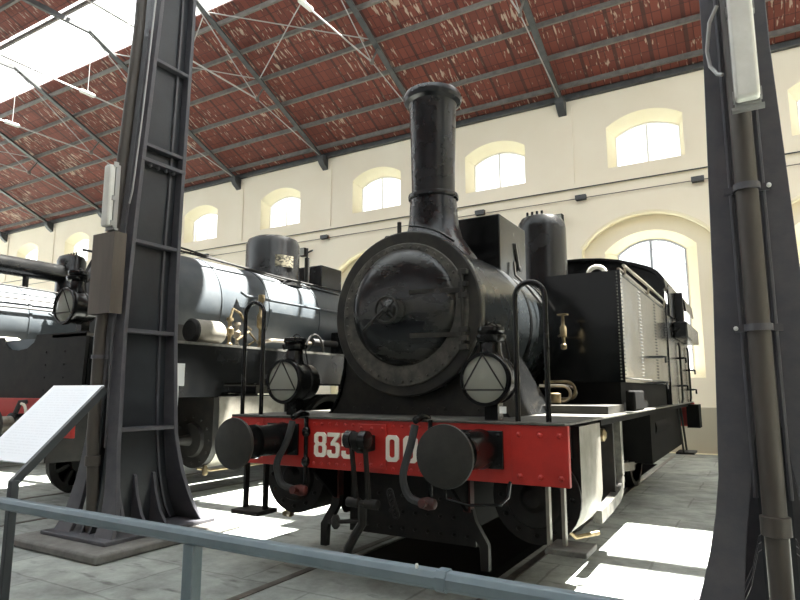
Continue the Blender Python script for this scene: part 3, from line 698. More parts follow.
# sand box: rectangular saddle box on the boiler
pr = [(-.42, 2.50), (-.42, 3.20), (.42, 3.20), (.42, 2.50), (.38, 2.62), (.24, 2.70), (0, 2.735), (-.24, 2.70), (-.38, 2.62)]
SBX = MB().prism(pr, 'xz', 1.64, 2.42).build('sand_box', 'black', L1, .012)
so = MB(); so.tube([(.45, 1.95, 2.76), (.46, 1.95, 2.62), (.56, 2.02, 2.50), (.70, 2.10, 2.30)], .014, 8); so.build('sand_pipe', 'dusty', SBX)
sl = MB(); sl.bar((.428, 2.05, 2.98), (.428, 2.15, 2.72), .012, .03, (1, 0, 0)); sl.lathe([(.02, 0), (.03, .01), (.03, .025), (.01, .03)], (.425, 2.15, 2.72), (1, 0, 0), 10); sl.build('sand_lever', 'dusty', SBX)
# steam dome
dm = MB(); dm.lathe([(.40, .50), (.39, .60), (.355, .66), (.340, .72), (.338, 1.62), (.325, 1.70), (.28, 1.775), (.18, 1.815), (1e-4, 1.825)], (0, 4.4, ZB), (0, 0, 1), 48); DM = dm.build('steam_dome', 'black', L1)
dv = MB()
for i in range(4): dv.cyl((-.16 + .07 * i, 4.28, ZB + 1.79), (-.16 + .07 * i, 4.28, ZB + 1.87), .018, None, 8)
dv.build('dome_bolts', 'black', DM)
# side tanks
for s in (-1, 1):
    x0, x1 = sorted((s * .662, s * 1.42))
    tk = MB().box(x0, x1, 2.30, 5.62, 1.53, 2.64)
    rvt = tk; rvt.cur = 1
    for i in range(34): rvt.rivet((s * 1.385, 2.30, 1.56 + i * .032), (0, -1, 0), .0095, .9)
    for i in range(28):
        z = 1.57 + i * .038
        for y in (2.34, 3.35, 3.42, 4.5, 4.57, 5.58): rvt.rivet((s * 1.42, y, z), (s, 0, 0), .010, .8)
    for i in range(60):
        y = 2.36 + i * .0545
        for z in (1.57, 2.60): rvt.rivet((s * 1.42, y, z), (s, 0, 0), .010, .8)
    T = tk.build('side_tank', ['tank', 'dust' if s > 0 else 'black'], L1)  # right tank rivets coloured pale as painted highlights
    ed = MB().tube([(s * 1.40, 2.34, 2.655), (s * 1.40, 5.60, 2.655)], .018, 8); ed.build('tank_rim', 'steel', T)
    le = MB(); le.tube([(s * 1.17 + .085 * cos(pi * i / 12), 2.42, 2.64 + .075 * sin(pi * i / 12)) for i in range(13)], .024, 8); le.build('lifting_eye', 'white', T)
    MB().tube([(s * 1.44, 2.40, 2.70), (s * 1.44, 3.8, 2.72), (s * 1.44, 5.55, 2.72)], .016, 8).build('tank_handrail', 'steel', T)
    for y in (2.5, 4.0, 5.4): MB().cyl((s * 1.43, y, 2.62), (s * 1.44, y, 2.71), .012, None, 8).build('handrail_post', 'steel', T)
    MB().lathe([(.20, 0), (.20, .05), (.17, .07), (1e-4, .08)], (s * 1.05, 4.6, 2.64), (0, 0, 1), 24).build('filler_cap', 'black', T)
# injector valve and pipes before the right tank
iv = MB(); iv.lathe([(.012, 0), (.028, .01), (.028, .05), (.016, .06), (.018, .12), (.032, .13), (.032, .22), (.018, .24), (.014, .33), (.055, .335), (.055, .348), (.01, .352)], (.93, 1.95, 1.84), (0, 0, 1), 16)
iv.cyl((.80, 2.25, 2.0), (.93, 1.95, 2.0), .012, None, 10)
iv.build('injector_valve', 'brass', L1)
for k, (yy, zz, rr) in enumerate(((1.88, 1.42, .075), (2.02, 1.45, .085), (2.14, 1.43, .06))):
    MB().tube([(.70, yy, zz + rr), (.92, yy, zz + rr)] + [(.92 + rr * sin(pi * i / 8), yy, zz + rr * cos(pi * i / 8)) for i in range(1, 9)] + [(.78, yy, zz - rr), (.74, yy, 1.33)], .015, 8).build('feed_pipe', 'steel' if k != 1 else 'brass', L1)
MB().lathe([(.03, 0), (.05, .01), (.05, .09), (.03, .10)], (.88, 1.78, 1.33), (0, 0, 1), 14).build('pipe_union', 'brass', L1)
# cab
CABH = [(0, 3.45), (.28, 3.445), (.55, 3.42), (.80, 3.37), (1.02, 3.30), (1.22, 3.22), (1.33, 3.14), (1.40, 3.04)]
CABTOP = list(reversed(CABH[1:])) + [(-x, z) for x, z in CABH]
def cab_outline():
    return [(-1.42, 1.246), (1.42, 1.246), (1.42, 2.90)] + CABTOP + [(-1.42, 2.90)]
cf = plate('cab', cab_outline(), [ring(.8, 2.95, .15, 20), ring(-.8, 2.95, .15, 20)], .03, 'black', L1); stand(cf, 5.66)
for s in (-1, 1):
    c = plate('cab_side', [(5.66, 1.246), (8.45, 1.246), (8.45, 2.30), (7.1, 2.30), (6.9, 2.72), (5.66, 2.72)], [], .03, 'black', cf)
    c.data.transform(Matrix.Translation((s * 1.42, 0, 0)) @ Matrix(((0, 0, 1, 0), (1, 0, 0, 0), (0, 1, 0, 0), (0, 0, 0, 1))))
    MB().box(s * 1.42 - .02, s * 1.42 + .02, 6.75, 6.85, 2.7, 3.0).build('cab_pillar', 'black', cf)
    MB().box(s * 1.42 - .02, s * 1.42 + .02, 8.05, 8.15, 2.3, 3.0).build('cab_pillar', 'black', cf)
    MB().box(s * 1.45 - .012, s * 1.45 + .012, 5.8, 6.7, 2.55, 3.0).build('window_screen', 'black', cf)
    MB().box(s * 1.52 - .06, s * 1.52 + .06, 6.5, 6.54, 2.45, 2.98).build('side_glass', 'black', cf, .01)
    MB().box(s * 1.54 - .10, s * 1.54 + .10, 6.3, 8.2, 2.25, 2.50).build('arm_rest', 'black', cf, .02)
    for y in (6.7, 8.0): MB().tube([(s * 1.455, y, 1.25), (s * 1.47, y, 1.32), (s * 1.47, y, 2.14), (s * 1.455, y, 2.2)], .017, 8).build('grab_rail', 'black', cf)
    for y, z in ((4.2, 1.86), (4.2, 1.54), (6.6, 1.95), (6.6, 1.52), (8.0, 1.80), (8.0, 1.46)):
        MB().tube([(s * 1.42, y, z), (s * 1.52, y, z + .0), (s * 1.56, y, z), (s * 1.56, y + .02, z - .07)], .016, 8).build('tool_hook', 'black', cf)
rf = MB(); o_ = [(x * 1.03, z + .035) for x, z in [(1.42, 2.9)] + CABTOP + [(-1.42, 2.9)]]; i_ = list(reversed([(x, z) for x, z in [(1.42, 2.9)] + CABTOP + [(-1.42, 2.9)]]))
rf.prism(o_ + i_, 'xz', 5.5, 8.5); rf.build('cab_roof', 'black', cf)
MB().box(-1.40, 1.40, 7.95, 8.55, 1.246, 2.28).build('coal_bunker', 'black', L1, .02)
vis = MB(); vis.prism([(1.41, 3.08), (1.48, 3.05), (1.54, 2.96), (1.56, 2.76), (1.53, 2.76), (1.51, 2.92), (1.46, 3.0), (1.41, 3.03)], 'xz', 7.2, 8.5); vis.build('cab_visor', 'black', cf)
MB().box(-1.47, 1.47, 8.5, 8.56, .80, 1.227).build('rear_beam', 'red', L1)
for s in (-1, 1):
    MB().box(s * 1.48 - .10, s * 1.48 + .10, 8.0, 8.45, .80, 1.2).build('rear_step', 'deep', L1)
    q = MB(); q.bar((s * 1.3, 7.4, 1.2), (s * 1.36, 7.4, .42), .05, .03); q.bar((s * 1.3, 7.85, 1.2), (s * 1.36, 7.85, .42), .05, .03); q.box(s * 1.38 - .14, s * 1.38 + .14, 7.36, 7.9, .40, .43); q.build('cab_step', 'matte', L1)
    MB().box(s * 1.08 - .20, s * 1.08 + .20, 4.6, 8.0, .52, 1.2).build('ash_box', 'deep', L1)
    MB().cyl((s * 1.1, 5.0, .95), (s * 1.1, 6.3, .95), .20, None, 24).build('air_reservoir', 'deep', L1)
    MB().cyl((s * .875, 8.56, 1.06), (s * .875, 9.1, 1.06), .10, None, 20).build('rear_buffer', 'black', L1)
# cylinders
for s in (-1, 1):
    prof = [(s * .80, 1.20), (s * 1.425, 1.20), (s * 1.425, .70)] + [(s * (1.105 + .32 * cos(radians(a))), .70 + .32 * sin(radians(a))) for a in range(-8, -181, -12)] + [(s * .785, .9)]
    C = MB().prism(prof, 'xz', .46, 1.10); C.cur = 1
    C.mi = [1 if (min(C.v[i][1] for i in f) == max(C.v[i][1] for i in f) or abs(sum(C.v[i][0] for i in f) / len(f)) < 1.12) else 0 for f in C.f]  # inner faces coloured black to put their shade into the material
    C = C.build('cylinder', ['palegrey', 'matte'], L1)
    fc = MB(); fc.lathe([(.322, 0), (.322, -.03), (.22, -.035), (.20, -.07), (.10, -.08), (.06, -.12), (1e-4, -.13)], (s * 1.105, .46, .70), (0, 1, 0), 36)
    for i in range(12): fc.rivet((s * 1.105 + .26 * cos(2 * pi * i / 12), .43, .70 + .26 * sin(2 * pi * i / 12)), (0, -1, 0), .022, 1.)
    fc.build('cylinder_cover', 'matte', C)
    vc = MB(); vc.box(s * 1.1 - .27, s * 1.1 + .27, .43, .46, .98, 1.20)
    for x in (-.22, -.07, .07, .22): vc.rivet((s * 1.1 + x, .43, 1.03), (0, -1, 0), .018, 1.)
    vc.build('valve_chest_cover', 'matte', C)
    dk = MB(); dk.tube([(s * 1.2, .5, .39), (s * 1.22, .52, .33), (s * 1.36, .6, .33)], .018, 8); dk.lathe([(.02, -.05), (.03, -.03), (.03, .03), (.02, .05)], (s * 1.30, .58, .33), (1, .4, 0), 10); dk.build('drain_cock', 'brass', C)
    dk = MB(); dk.tube([(s * 1.2, .9, .39), (s * 1.24, .95, .34), (s * 1.38, 1.1, .36)], .018, 8); dk.build('drain_cock', 'brass', C)
    # motion
    sb_ = MB(); sb_.box(s * 1.12 - .04, s * 1.12 + .04, 1.05, 2.0, .82, .87); sb_.box(s * 1.12 - .04, s * 1.12 + .04, 1.05, 2.0, .56, .61); SLB = sb_.build('slide_bar', 'steel', L1)
    MB().box(s * 1.12 - .07, s * 1.12 + .07, 1.45, 1.72, .58, .85).build('crosshead', 'steel', SLB, .01)
    MB().cyl((s * 1.12, 1.05, .71), (s * 1.12, 1.5, .71), .032, None, 12).build('piston_rod', 'steel', SLB)
    mb = MB(); P = [(s * 1.33, 2.25, 1.22), (s * 1.33, 2.25, .66), (s * 1.33, 2.20, .56), (s * 1.33, 2.08, .50), (s * 1.33, 1.7, .46), (s * 1.33, 1.3, .44)]
    for i in range(len(P) - 1): mb.bar(P[i], P[i + 1], .07, .10, (1, 0, 0) if False else (0, 1, 0) if i < 1 else (0, .3, 1))
    mb.build('motion_bracket', 'dust', L1)
    mt = MB(); mt.box(s * 1.02 - .32, s * 1.02 + .32, 1.98, 2.03, .45, 1.22); mt.build('motion_plate', 'matte', L1)
    lk = MB(); lk.tube([(s * 1.22, 1.35 + .2 * sin(pi * i / 10), .62 + .5 * i / 10) for i in range(11)], .03, 8); lk.build('expansion_link', 'red', L1)
    MB().bar((s * 1.2, 1.05, 1.02), (s * 1.2, 2.6, .98), .05, .06).build('valve_rod', 'steel', L1)
    MB().lathe([(.03, -.06), (.06, -.04), (.06, .04), (.03, .06)], (s * 1.24, 1.9, 1.05), (1, 0, 0), 14).build('valve_joint', 'brass', L1)
    # wheels & rods
    for yy in (2.75, 4.45, 6.15): make_wheel(L1, s * .75, yy, .655)
    MB().bar((s * .96, 2.75, .50), (s * .96, 6.15, .50), .05, .10).build('coupling_rod', 'steel', L1)
    MB().bar((s * 1.06, 1.6, .71), (s * 1.06, 4.45, .50), .05, .10).build('connecting_rod', 'steel', L1)
    # front guard irons, steps
    gi = MB(); gi.box(s * .60 - .03, s * .60 + .03, .36, .43, .56, 1.0); GI = gi.build('guard_iron', 'darkred', L1)
    MB().prism([(s * .56, .58), (s * .64, .58), (s * .66, .50), (s * .76, .34), (s * .76, .16), (s * .70, .16), (s * .69, .32), (s * .575, .50)], 'xz', .37, .42).build('guard_iron_foot', 'matte', GI)
    xa, xb, y_ = (1.30, 1.40, .10) if s > 0 else (1.30, 1.08, .03)
    ST = MB().box(*sorted((s * xa, s * 1.56)), -.02, .26, .44, .475).build('front_step', 'dust', L1, .006) if s > 0 else MB().box(-1.34, -1.04, -.10, .14, .44, .475).build('front_step', 'matte', L1, .006)
    for xh in (xa, xb): MB().bar((s * xh, y_, 1.1), (s * xh, y_, .45), .022, .05, (0, 1, 0)).build('step_hanger', 'matte' if s < 0 else 'pale', ST)
for s, xx in ((1, .895), (-1, -.93)): make_lamp(L1, xx, .05, 1.53)
MB().box(1.02, 1.065, -.01, 0.0, 1.30, 1.345).build('paper_tag', 'plastic', L1)
hoop(L1, 1.12, 1.33, .07, 1.24, 2.19); hoop(L1, -1.42, -1.20, .07, 1.24, 2.23)

# ------------------------------------------------------------------ tender-type engines further left
def big_engine(xc, label, dome_y, dome_r, dome_top, front=True):
    t = thing('steam_locomotive', label, 'locomotive', (xc, 0, 0))
    ZC, R, y0 = 2.78, .80, .10
    bb = MB(); bb.box(-1.40, 1.40, y0, y0 + .05, .93, 1.36)
    for x in (-1.3, -1.15, -.5, -.35, .35, .5, 1.15, 1.3):
        for z in (.98, 1.31): bb.rivet((x, y0, z), (0, -1, 0), .02)
    bb.build('buffer_beam', 'red', t, .004)
    for s in (-1, 1):
        b = make_buffer(t, s * .875, 1.08); b.location = (0, y0, 0)
    h = MB().prism([(0, 1.03), (-.17, 1.02), (-.24, 1.06), (-.27, 1.12), (-.25, 1.18), (-.21, 1.17), (-.215, 1.12), (-.19, 1.095), (-.10, 1.15), (0, 1.14)], 'yz', -.032, .032).build('draw_hook', 'matte', t); h.location = (0, y0, 0)
    hz = MB().tube([(.42, -.05, 1.42), (.42, -.12, 1.42), (.40, -.15, 1.30), (.34, -.15, 1.0), (.38, -.14, .85)], .028, 10).build('brake_hose', 'hose', t); hz.location = (.15, y0, -.1)
    MB().tube([(.60 + .10 * cos(a), -.02, 1.20 + .10 * sin(a)) for a in [2 * pi * i / 16 for i in range(16)]], .016, 8, True).build('hose_clip', 'white', t)
    # front apron up to the high running board
    ap = MB(); ap.prism([(-1.36, 1.36), (1.36, 1.36), (1.40, 2.12), (.40, 2.12), (.34, 2.03), (.2, 1.96), (0, 1.94), (-.2, 1.96), (-.34, 2.03), (-.40, 2.12), (-1.40, 2.12)], 'xz', .20, .24)
    for s in (-1, 1):
        for z in (1.45, 1.6, 1.75, 1.9):
            ap.rivet((s * .62, .20, z), (0, -1, 0), .016); ap.rivet((s * 1.0, .20, z), (0, -1, 0), .016)
    ap.build('front_apron', 'matte', t)
    MB().prism([(.42, 2.08), (.36, 2.0), (.22, 1.94), (0, 1.92), (-.22, 1.94), (-.36, 2.0), (-.42, 2.08)], 'xz', .25, .27).build('apron_glint_panel', 'steelblue', t)  # stand-in panel, blue grey put in for a reflection in the cutout
    for s in (-1, 1):
        x0, x1 = sorted((s * .72, s * 1.40))
        RB = MB().box(x0, x1, .20, 9.6, 2.065, 2.10).build('running_board', 'dust', t)
        va = MB(); va.box(s * 1.39 - .012, s * 1.39 + .012, .24, 2.75, 1.36, 2.06) if False else va.prism([(.24, 1.36), (2.2, 1.36), (2.3, 1.44), (2.3, 1.56), (9.5, 1.56), (9.5, 2.06), (.24, 2.06)], 'yz', s * 1.385 - .012, s * 1.385 + .012)
        va.build('valance', 'black', RB)
        MB().prism([(.3, .6), (.3, 1.36), (9.5, 1.36), (9.5, .75), (2.3, .75), (2.0, .55)], 'yz', s * .6 - .015, s * .6 + .015).build('frame_plate', 'matte', t)
        # cylinder: bright lagging, black cover
        pr = [(s * .72, 1.36), (s * 1.36, 1.36), (s * 1.385, 1.20)] + [(s * (.985 + .40 * cos(radians(a))), .76 + .40 * sin(radians(a))) for a in range(0, -181, -12)]
        C = MB().prism(pr, 'xz', 2.25, 3.6).build('cylinder', 'pale', t)
        cv = MB(); cv.box(s * .985 - .385, s * .985 + .385, 2.15, 2.25, .80, 1.35); cv.lathe([(.39, 0), (.39, -.1), (.24, -.11), (.22, -.16), (.08, -.18), (.05, -.4), (1e-4, -.4)], (s * .985, 2.25, .76), (0, 1, 0), 36)
        for i in range(12): cv.rivet((s * .985 + .32 * cos(2 * pi * i / 12), 2.15, .76 + .32 * sin(2 * pi * i / 12)), (0, -1, 0), .022, 1.)
        cv.build('cylinder_cover', 'matte', C)
        MB().tube([(s * 1.15, 2.1, .38), (s * 1.2, 2.3, .34), (s * 1.25, 3.6, .34)], .018, 8).build('drain_pipe', 'brass', C)
        for yy in (2.2, 3.5): MB().lathe([(.02, 0), (.04, .02), (.04, .10), (.02, .14)], (s * 1.2, yy, .28), (0, 0, 1), 10).build('drain_cock', 'brass', C)
        make_wheel(t, s * .75, 1.55, .42, 'matte', 9)
        for yy in (5.5, 7.0, 8.5): make_wheel(t, s * .75, yy, .66)
        MB().bar((s * .98, 3.6, .76), (s * .98, 7.0, .66), .05, .11).build('connecting_rod', 'steel', t)
        MB().bar((s * .9, 5.5, .60), (s * .9, 8.5, .60), .05, .10).build('coupling_rod', 'steel', t)
    sbx = MB(); sbx.lathe([(.805, .09), (.805, 1.3), (.75, 1.31)], (0, 1.42, ZC), (0, 1, 0), 64); sbx.cur = 1; sbx.lathe([(.7, 0), (.83, 0), (.85, .02), (.85, .08), (.83, .10), (.79, .10)], (0, 1.42, ZC), (0, 1, 0), 64); S = sbx.build('smokebox', ['boiler2', 'matte'], t)
    sd = MB(); sd.lathe([(.72, -.01), (.70, -.04), (.55, -.10), (.3, -.15), (1e-4, -.17)], (0, 1.42, ZC), (0, 1, 0), 56); D = sd.build('smokebox_door', 'matte', t)
    MB().tube([(.16 * cos(2 * pi * i / 20), 1.20, ZC + .16 * sin(2 * pi * i / 20)) for i in range(20)], .014, 8, True).build('door_handwheel', 'matte', D)
    MB().prism([(-.6, 2.1), (.6, 2.1), (.72, 2.4), (-.72, 2.4)], 'xz', 1.7, 2.7).build('smokebox_saddle', 'matte', t)
    bo = MB(); bo.lathe([(.7, 0), (R, .0), (R, 6.1), (.7, 6.11)], (0, 2.71, ZC), (0, 1, 0), 72); B = bo.build('boiler', 'boiler2', t)
    for yy in (2.75, 3.82, 5.2, 6.7): MB().lathe([(R - .01, 0), (R + .012, .002), (R + .012, .06), (R - .01, .062)], (0, yy, ZC), (0, 1, 0), 64).build('boiler_band', 'boiler2', B)
    MB().lathe([(.34, .7), (.26, .82), (.225, 1.0), (.225, 1.55), (.27, 1.58), (.27, 1.62), (.2, 1.62)], (0, 2.15, ZC), (0, 0, 1), 36).build('chimney', 'matte', t)
    zt = dome_top - ZC
    d = MB(); d.lathe([(dome_r + .08, .60), (dome_r + .03, .72), (dome_r, .80), (dome_r, zt - .16), (dome_r - .04, zt - .06), (dome_r - .14, zt - .01), (1e-4, zt)], (0, dome_y, ZC), (0, 0, 1), 44)
    for i in range(4): d.cyl((-.15 + .1 * i, dome_y, dome_top - .02), (-.15 + .1 * i, dome_y, dome_top + .05), .02, None, 8)
    DM = d.build('steam_dome', 'black', t)
    # running gear above the running board
    for s in (-1, 1):
        AR = MB().lathe([(.165, .02), (.17, .06), (.17, .50), (.15, .54), (1e-4, .55)], (s * 1.16, 1.85, 2.275), (0, 1, 0), 30).build('air_reservoir', 'pale', t)  # pale shell and dark end put sunlit side and shade into the colour
        MB().lathe([(1e-4, -.02), (.14, -.01), (.172, .02), (.172, .05), (1e-4, .05)], (s * 1.16, 1.85, 2.275), (0, 1, 0), 30).build('reservoir_end', 'matte', AR)
        MB().tube([(s * .84, 3.1, 3.02), (s * .87, 3.2, 2.96), (s * .87, 6.6, 2.96)], .025, 8).build('side_pipe', 'boiler2', t)
        MB().tube([(s * .60, 1.3, 3.52), (s * .58, 2.4, 3.52), (s * .55, 4.4, 3.48), (s * .55, 7.4, 3.48)], .018, 8).build('handrail', 'matte', t)
    return t, ZC, R
L2, ZC, R2 = big_engine(-5.4, 'black locomotive with plated dome, between the left iron column and the red beamed engine', 4.74, .51, 4.36)
DP = [c for c in children(L2) if c.name.startswith('steam_dome')][0]
an = radians(-22)
pl_ = MB(); vs = []; n = 8
for i in range(n + 1):
    a = an - .36 + .72 * i / n
    for r in (.515, .526):
        for z in (3.72, 3.94): vs.append((r * cos(a), 4.74 + r * sin(a), z))
fs2 = []
for i in range(n):
    b0 = 4 * i; fs2 += [(b0 + 2, b0 + 6, b0 + 7, b0 + 3), (b0, b0 + 1, b0 + 5, b0 + 4), (b0 + 1, b0 + 3, b0 + 7, b0 + 5), (b0, b0 + 4, b0 + 6, b0 + 2)]
fs2 += [(0, 2, 3, 1), (4 * n, 4 * n + 1, 4 * n + 3, 4 * n + 2)]
pl_.add(vs, fs2); pl_.build('maker_plate', 'plate', DP)
MB().box(-.35, .40, 5.75, 6.45, 3.45, 3.98).build('sand_box', 'black', L2, .02)
vx = MB(); vx.cyl((.35, 5.35, 3.4), (.35, 5.35, 4.05), .05, None, 12); vx.cyl((.35, 5.35, 4.05), (.35, 5.35, 4.25), .02, None, 8); vx.cyl((.35, 5.35, 4.16), (.52, 5.30, 4.18), .02, None, 8); vx.build('safety_valve', 'matte', L2)
# brass fittings on the right running board
def fitting(x, y, z0, h, m, name):
    MB().lathe([(.05, 0), (.05, .03), (.028, .05), (.028, h * .35), (.06, h * .4), (.065, h * .6), (.03, h * .68), (.03, h * .85), (.055, h * .9), (.05, h)], (x, y, z0), (0, 0, 1), 14).build(name, m, L2)
fitting(1.2, 2.55, 2.10, .42, 'brass', 'injector'); fitting(1.1, 2.8, 2.10, .38, 'steel', 'injector'); fitting(1.2, 3.2, 2.10, .85, 'brass', 'clack_valve')
MB().tube([(1.2, 2.55, 2.5), (1.2, 2.6, 2.66), (1.15, 2.8, 2.62), (1.0, 3.1, 2.45), (.9, 3.3, 2.42)], .02, 8).build('feed_pipe', 'brass', L2)
MB().tube([(1.15, 2.75, 2.2), (1.2, 2.95, 2.34), (1.2, 3.1, 2.22), (1.15, 3.0, 2.14)], .02, 8).build('feed_pipe', 'brass', L2)
MB().tube([(1.15, 3.2, 2.2), (1.1, 3.6, 2.26), (1.1, 5.2, 2.28)], .03, 8).build('feed_pipe', 'steel', L2)
MB().cyl((1.12, 4.6, 2.30), (1.12, 5.3, 2.30), .06, None, 14).build('lubricator', 'matte', L2)
MB().tube([(1.22, 4.3 + .25 * (1 - cos(pi * i / 10)), 2.1 + .32 * sin(pi * i / 10)) for i in range(11)], .02, 8).build('pipe_bend', 'matte', L2)
MB().box(.85, 1.3, 5.5, 6.8, 2.10, 2.55).build('lubricator_box', 'black', L2, .02)
MB().cyl((1.3, 6.9, 2.1), (1.3, 6.9, 2.75), .02, None, 8).build('handrail_post', 'metalgrey', L2)
MB().tube([(.62, 1.3, 3.60), (.60, 2.2, 3.56), (.5, 4.0, 3.47), (.5, 6.2, 3.40)], .016, 8).build('cable_rail', 'matte', L2)
lp = make_lamp(L2, 1.20, .04, 2.40, with_post=False, s=1.12)
MB().box(1.15, 1.25, .22, .32, 2.10, 2.27).build('lamp_bracket', 'black', lp)
MB().box(-1.30, 1.30, 8.7, 9.9, 1.36, 3.3).build('cab', 'black', L2, .02)
rf = MB(); rf.prism(arcpts(0, 1.9, 1.8, 42, 138, 16) + arcpts(0, 1.9, 1.75, 138, 42, 16), 'xz', 8.5, 10.2); rf.build('cab_roof', 'black', L2)

L3, _, _ = big_engine(-10.8, 'farthest left black locomotive with a thick horizontal steam pipe above its sunlit boiler', 4.0, .30, 4.5)
MB().lathe([(1e-4, -.01), (.17, 0), (.20, .04), (.20, 5.6), (.15, 5.68), (1e-4, 5.7)], (0.05, -1.75, 4.02), (0, 1, 0), 32).build('steam_pipe', 'black', L3)
MB().cyl((.05, .9, 3.55), (.05, .9, 3.9), .06, None, 12).build('pipe_support', 'black', L3)
MB().cyl((.05, 3.0, 3.5), (.05, 3.0, 3.9), .06, None, 12).build('pipe_support', 'black', L3)
for z, x in ((3.25, .74), (3.06, .82)): MB().tube([(x, 1.0, z), (x, 7.5, z)], .018, 8).build('handrail', 'matte', L3)
MB().box(-1.30, 1.30, 8.7, 9.9, 1.36, 3.3).build('cab', 'black', L3, .02)

# ------------------------------------------------------------------ iron columns
def lerp(tab, z):
    for (z0, a), (z1, b) in zip(tab, tab[1:]):
        if z <= z1: return a + (b - a) * (z - z0) / (z1 - z0)
    return tab[-1][1]
FRONT = [(0.07, -.32), (.25, -.24), (.5, -.20), (1.07, -.16), (2.3, -.14), (5.7, .08), (12.6, .20)]
REAR = [(0.07, .80), (.25, .70), (.5, .62), (1.07, .54), (2.4, .50), (5.9, .57), (12.6, .55)]
HW = [(0.07, .46), (.4, .37), (.7, .29), (1.0, .25), (2.0, .210), (3.4, .172), (5.7, .16), (12.6, .15)]
def column(cx, label):
    t = thing('iron_column', label, 'column', (cx, 0, .08), group=None)
    Z0 = .08
    zs = [.07, .15, .25, .4, .6, .8, 1.0, 1.2, 1.6, 2.0, 2.6, 3.4, 4.5, 5.7, 8, 12.55]
    def flange(tab, sgn, nm, notch):
        b = MB()
        for s in (-1, 1):            # two halves so the lower part can split into legs
            vs = []
            for z in zs:
                y = lerp(tab, z); g = lerp([(0.07, .20), (.6, .15), (1.15, .075), (1.7, .0), (12.6, 0)], z) if notch else 0
                g = max(g, 0); w = lerp(HW, z)
                vs += [(s * g, y, z - Z0), (s * w, y, z - Z0), (s * w, y + sgn * .045, z - Z0), (s * g, y + sgn * .045, z - Z0)]
            fs = []
            for i in range(len(zs) - 1):
                b0 = 4 * i; fs += [(b0 + k, b0 + (k + 1) % 4, b0 + 4 + (k + 1) % 4, b0 + 4 + k) for k in range(4)]
            fs += [(0, 1, 2, 3), tuple(4 * (len(zs) - 1) + k for k in range(4))]
            b.add(vs, fs)
        bm = b
        return bm.build(nm, 'column', t, .004, smooth=50)
    flange(FRONT, 1, 'front_flange', True)
    flange(REAR, -1, 'rear_flange', False)
    for s in (-1, 1):
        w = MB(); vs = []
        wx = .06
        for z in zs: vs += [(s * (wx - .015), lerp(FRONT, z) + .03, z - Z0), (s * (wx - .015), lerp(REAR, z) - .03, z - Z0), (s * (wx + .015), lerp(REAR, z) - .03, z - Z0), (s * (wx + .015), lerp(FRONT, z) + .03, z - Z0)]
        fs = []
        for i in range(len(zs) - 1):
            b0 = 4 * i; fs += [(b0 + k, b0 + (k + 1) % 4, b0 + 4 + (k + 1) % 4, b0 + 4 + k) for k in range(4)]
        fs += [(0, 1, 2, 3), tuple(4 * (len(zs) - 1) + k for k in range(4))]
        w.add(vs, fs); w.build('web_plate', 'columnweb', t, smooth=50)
        st = MB()
        vs = []
        for z in zs: 
            y = lerp(REAR, z) - .14; vs += [(s * .07, y - .012, z - Z0), (s * .07, y + .012, z - Z0), (s * .10, y + .012, z - Z0), (s * .10, y - .012, z - Z0)]
        st.add(vs, fs); st.build('web_rib', 'column', t)
        for z in (1.07, 2.05, 2.98, 4.05, 5.05, 6.1, 7.2):
            w_ = lerp(HW, z) - .008
            x0, x1 = sorted((s * .07, s * w_)); MB().box(x0, x1, lerp(FRONT, z) + .04, lerp(REAR, z) - .04, z - Z0 - .018, z - Z0 + .018).build('cross_rib', 'column', t, .004)
        x0, x1 = sorted((s * .07, s * (lerp(HW, 3.9) + .004))); j = MB().box(x0, x1, lerp(FRONT, 3.9) - .004, lerp(REAR, 3.9) + .004, 3.86 - Z0, 3.90 - Z0)
        for yy in (.1, .2, .3, .4): j.lathe([(.02, 0), (.02, -.03), (.01, -.04)], (s * .13, yy, 3.86 - Z0), (0, 0, 1), 6)
        j.build('joint_flange', 'column', t, .004)
        for yy in (-.02, .18, .40):
            P = [(.07, .62), (.095, .60), (.14, .42), (.22, .24), (.34, .10), (.40, .075), (.07, .075)]
            MB().prism([(s * x, z - Z0) for x, z in P], 'xz', yy - .016, yy + .016).build('foot_rib', 'column', t)
    MB().box(-.50, .50, -.40, .88, 0, .035).build('base_plate', 'column', t, .006)
    return t
CL, CR = -3.06, 2.565
column(CL, 'dark riveted iron column left of the red beamed engine, behind the information board')
column(CR, 'dark iron column at the right edge with a brown pipe down its face')
for cx, lab in ((CL, 'low concrete plinth under the left iron column'), (CR, 'low concrete plinth under the right iron column')):
    tag(MB().box(cx - .68, cx + .72, -.62, 1.05, 0, .08).build('column_plinth', 'concrete', bevel=.02), lab, 'plinth')
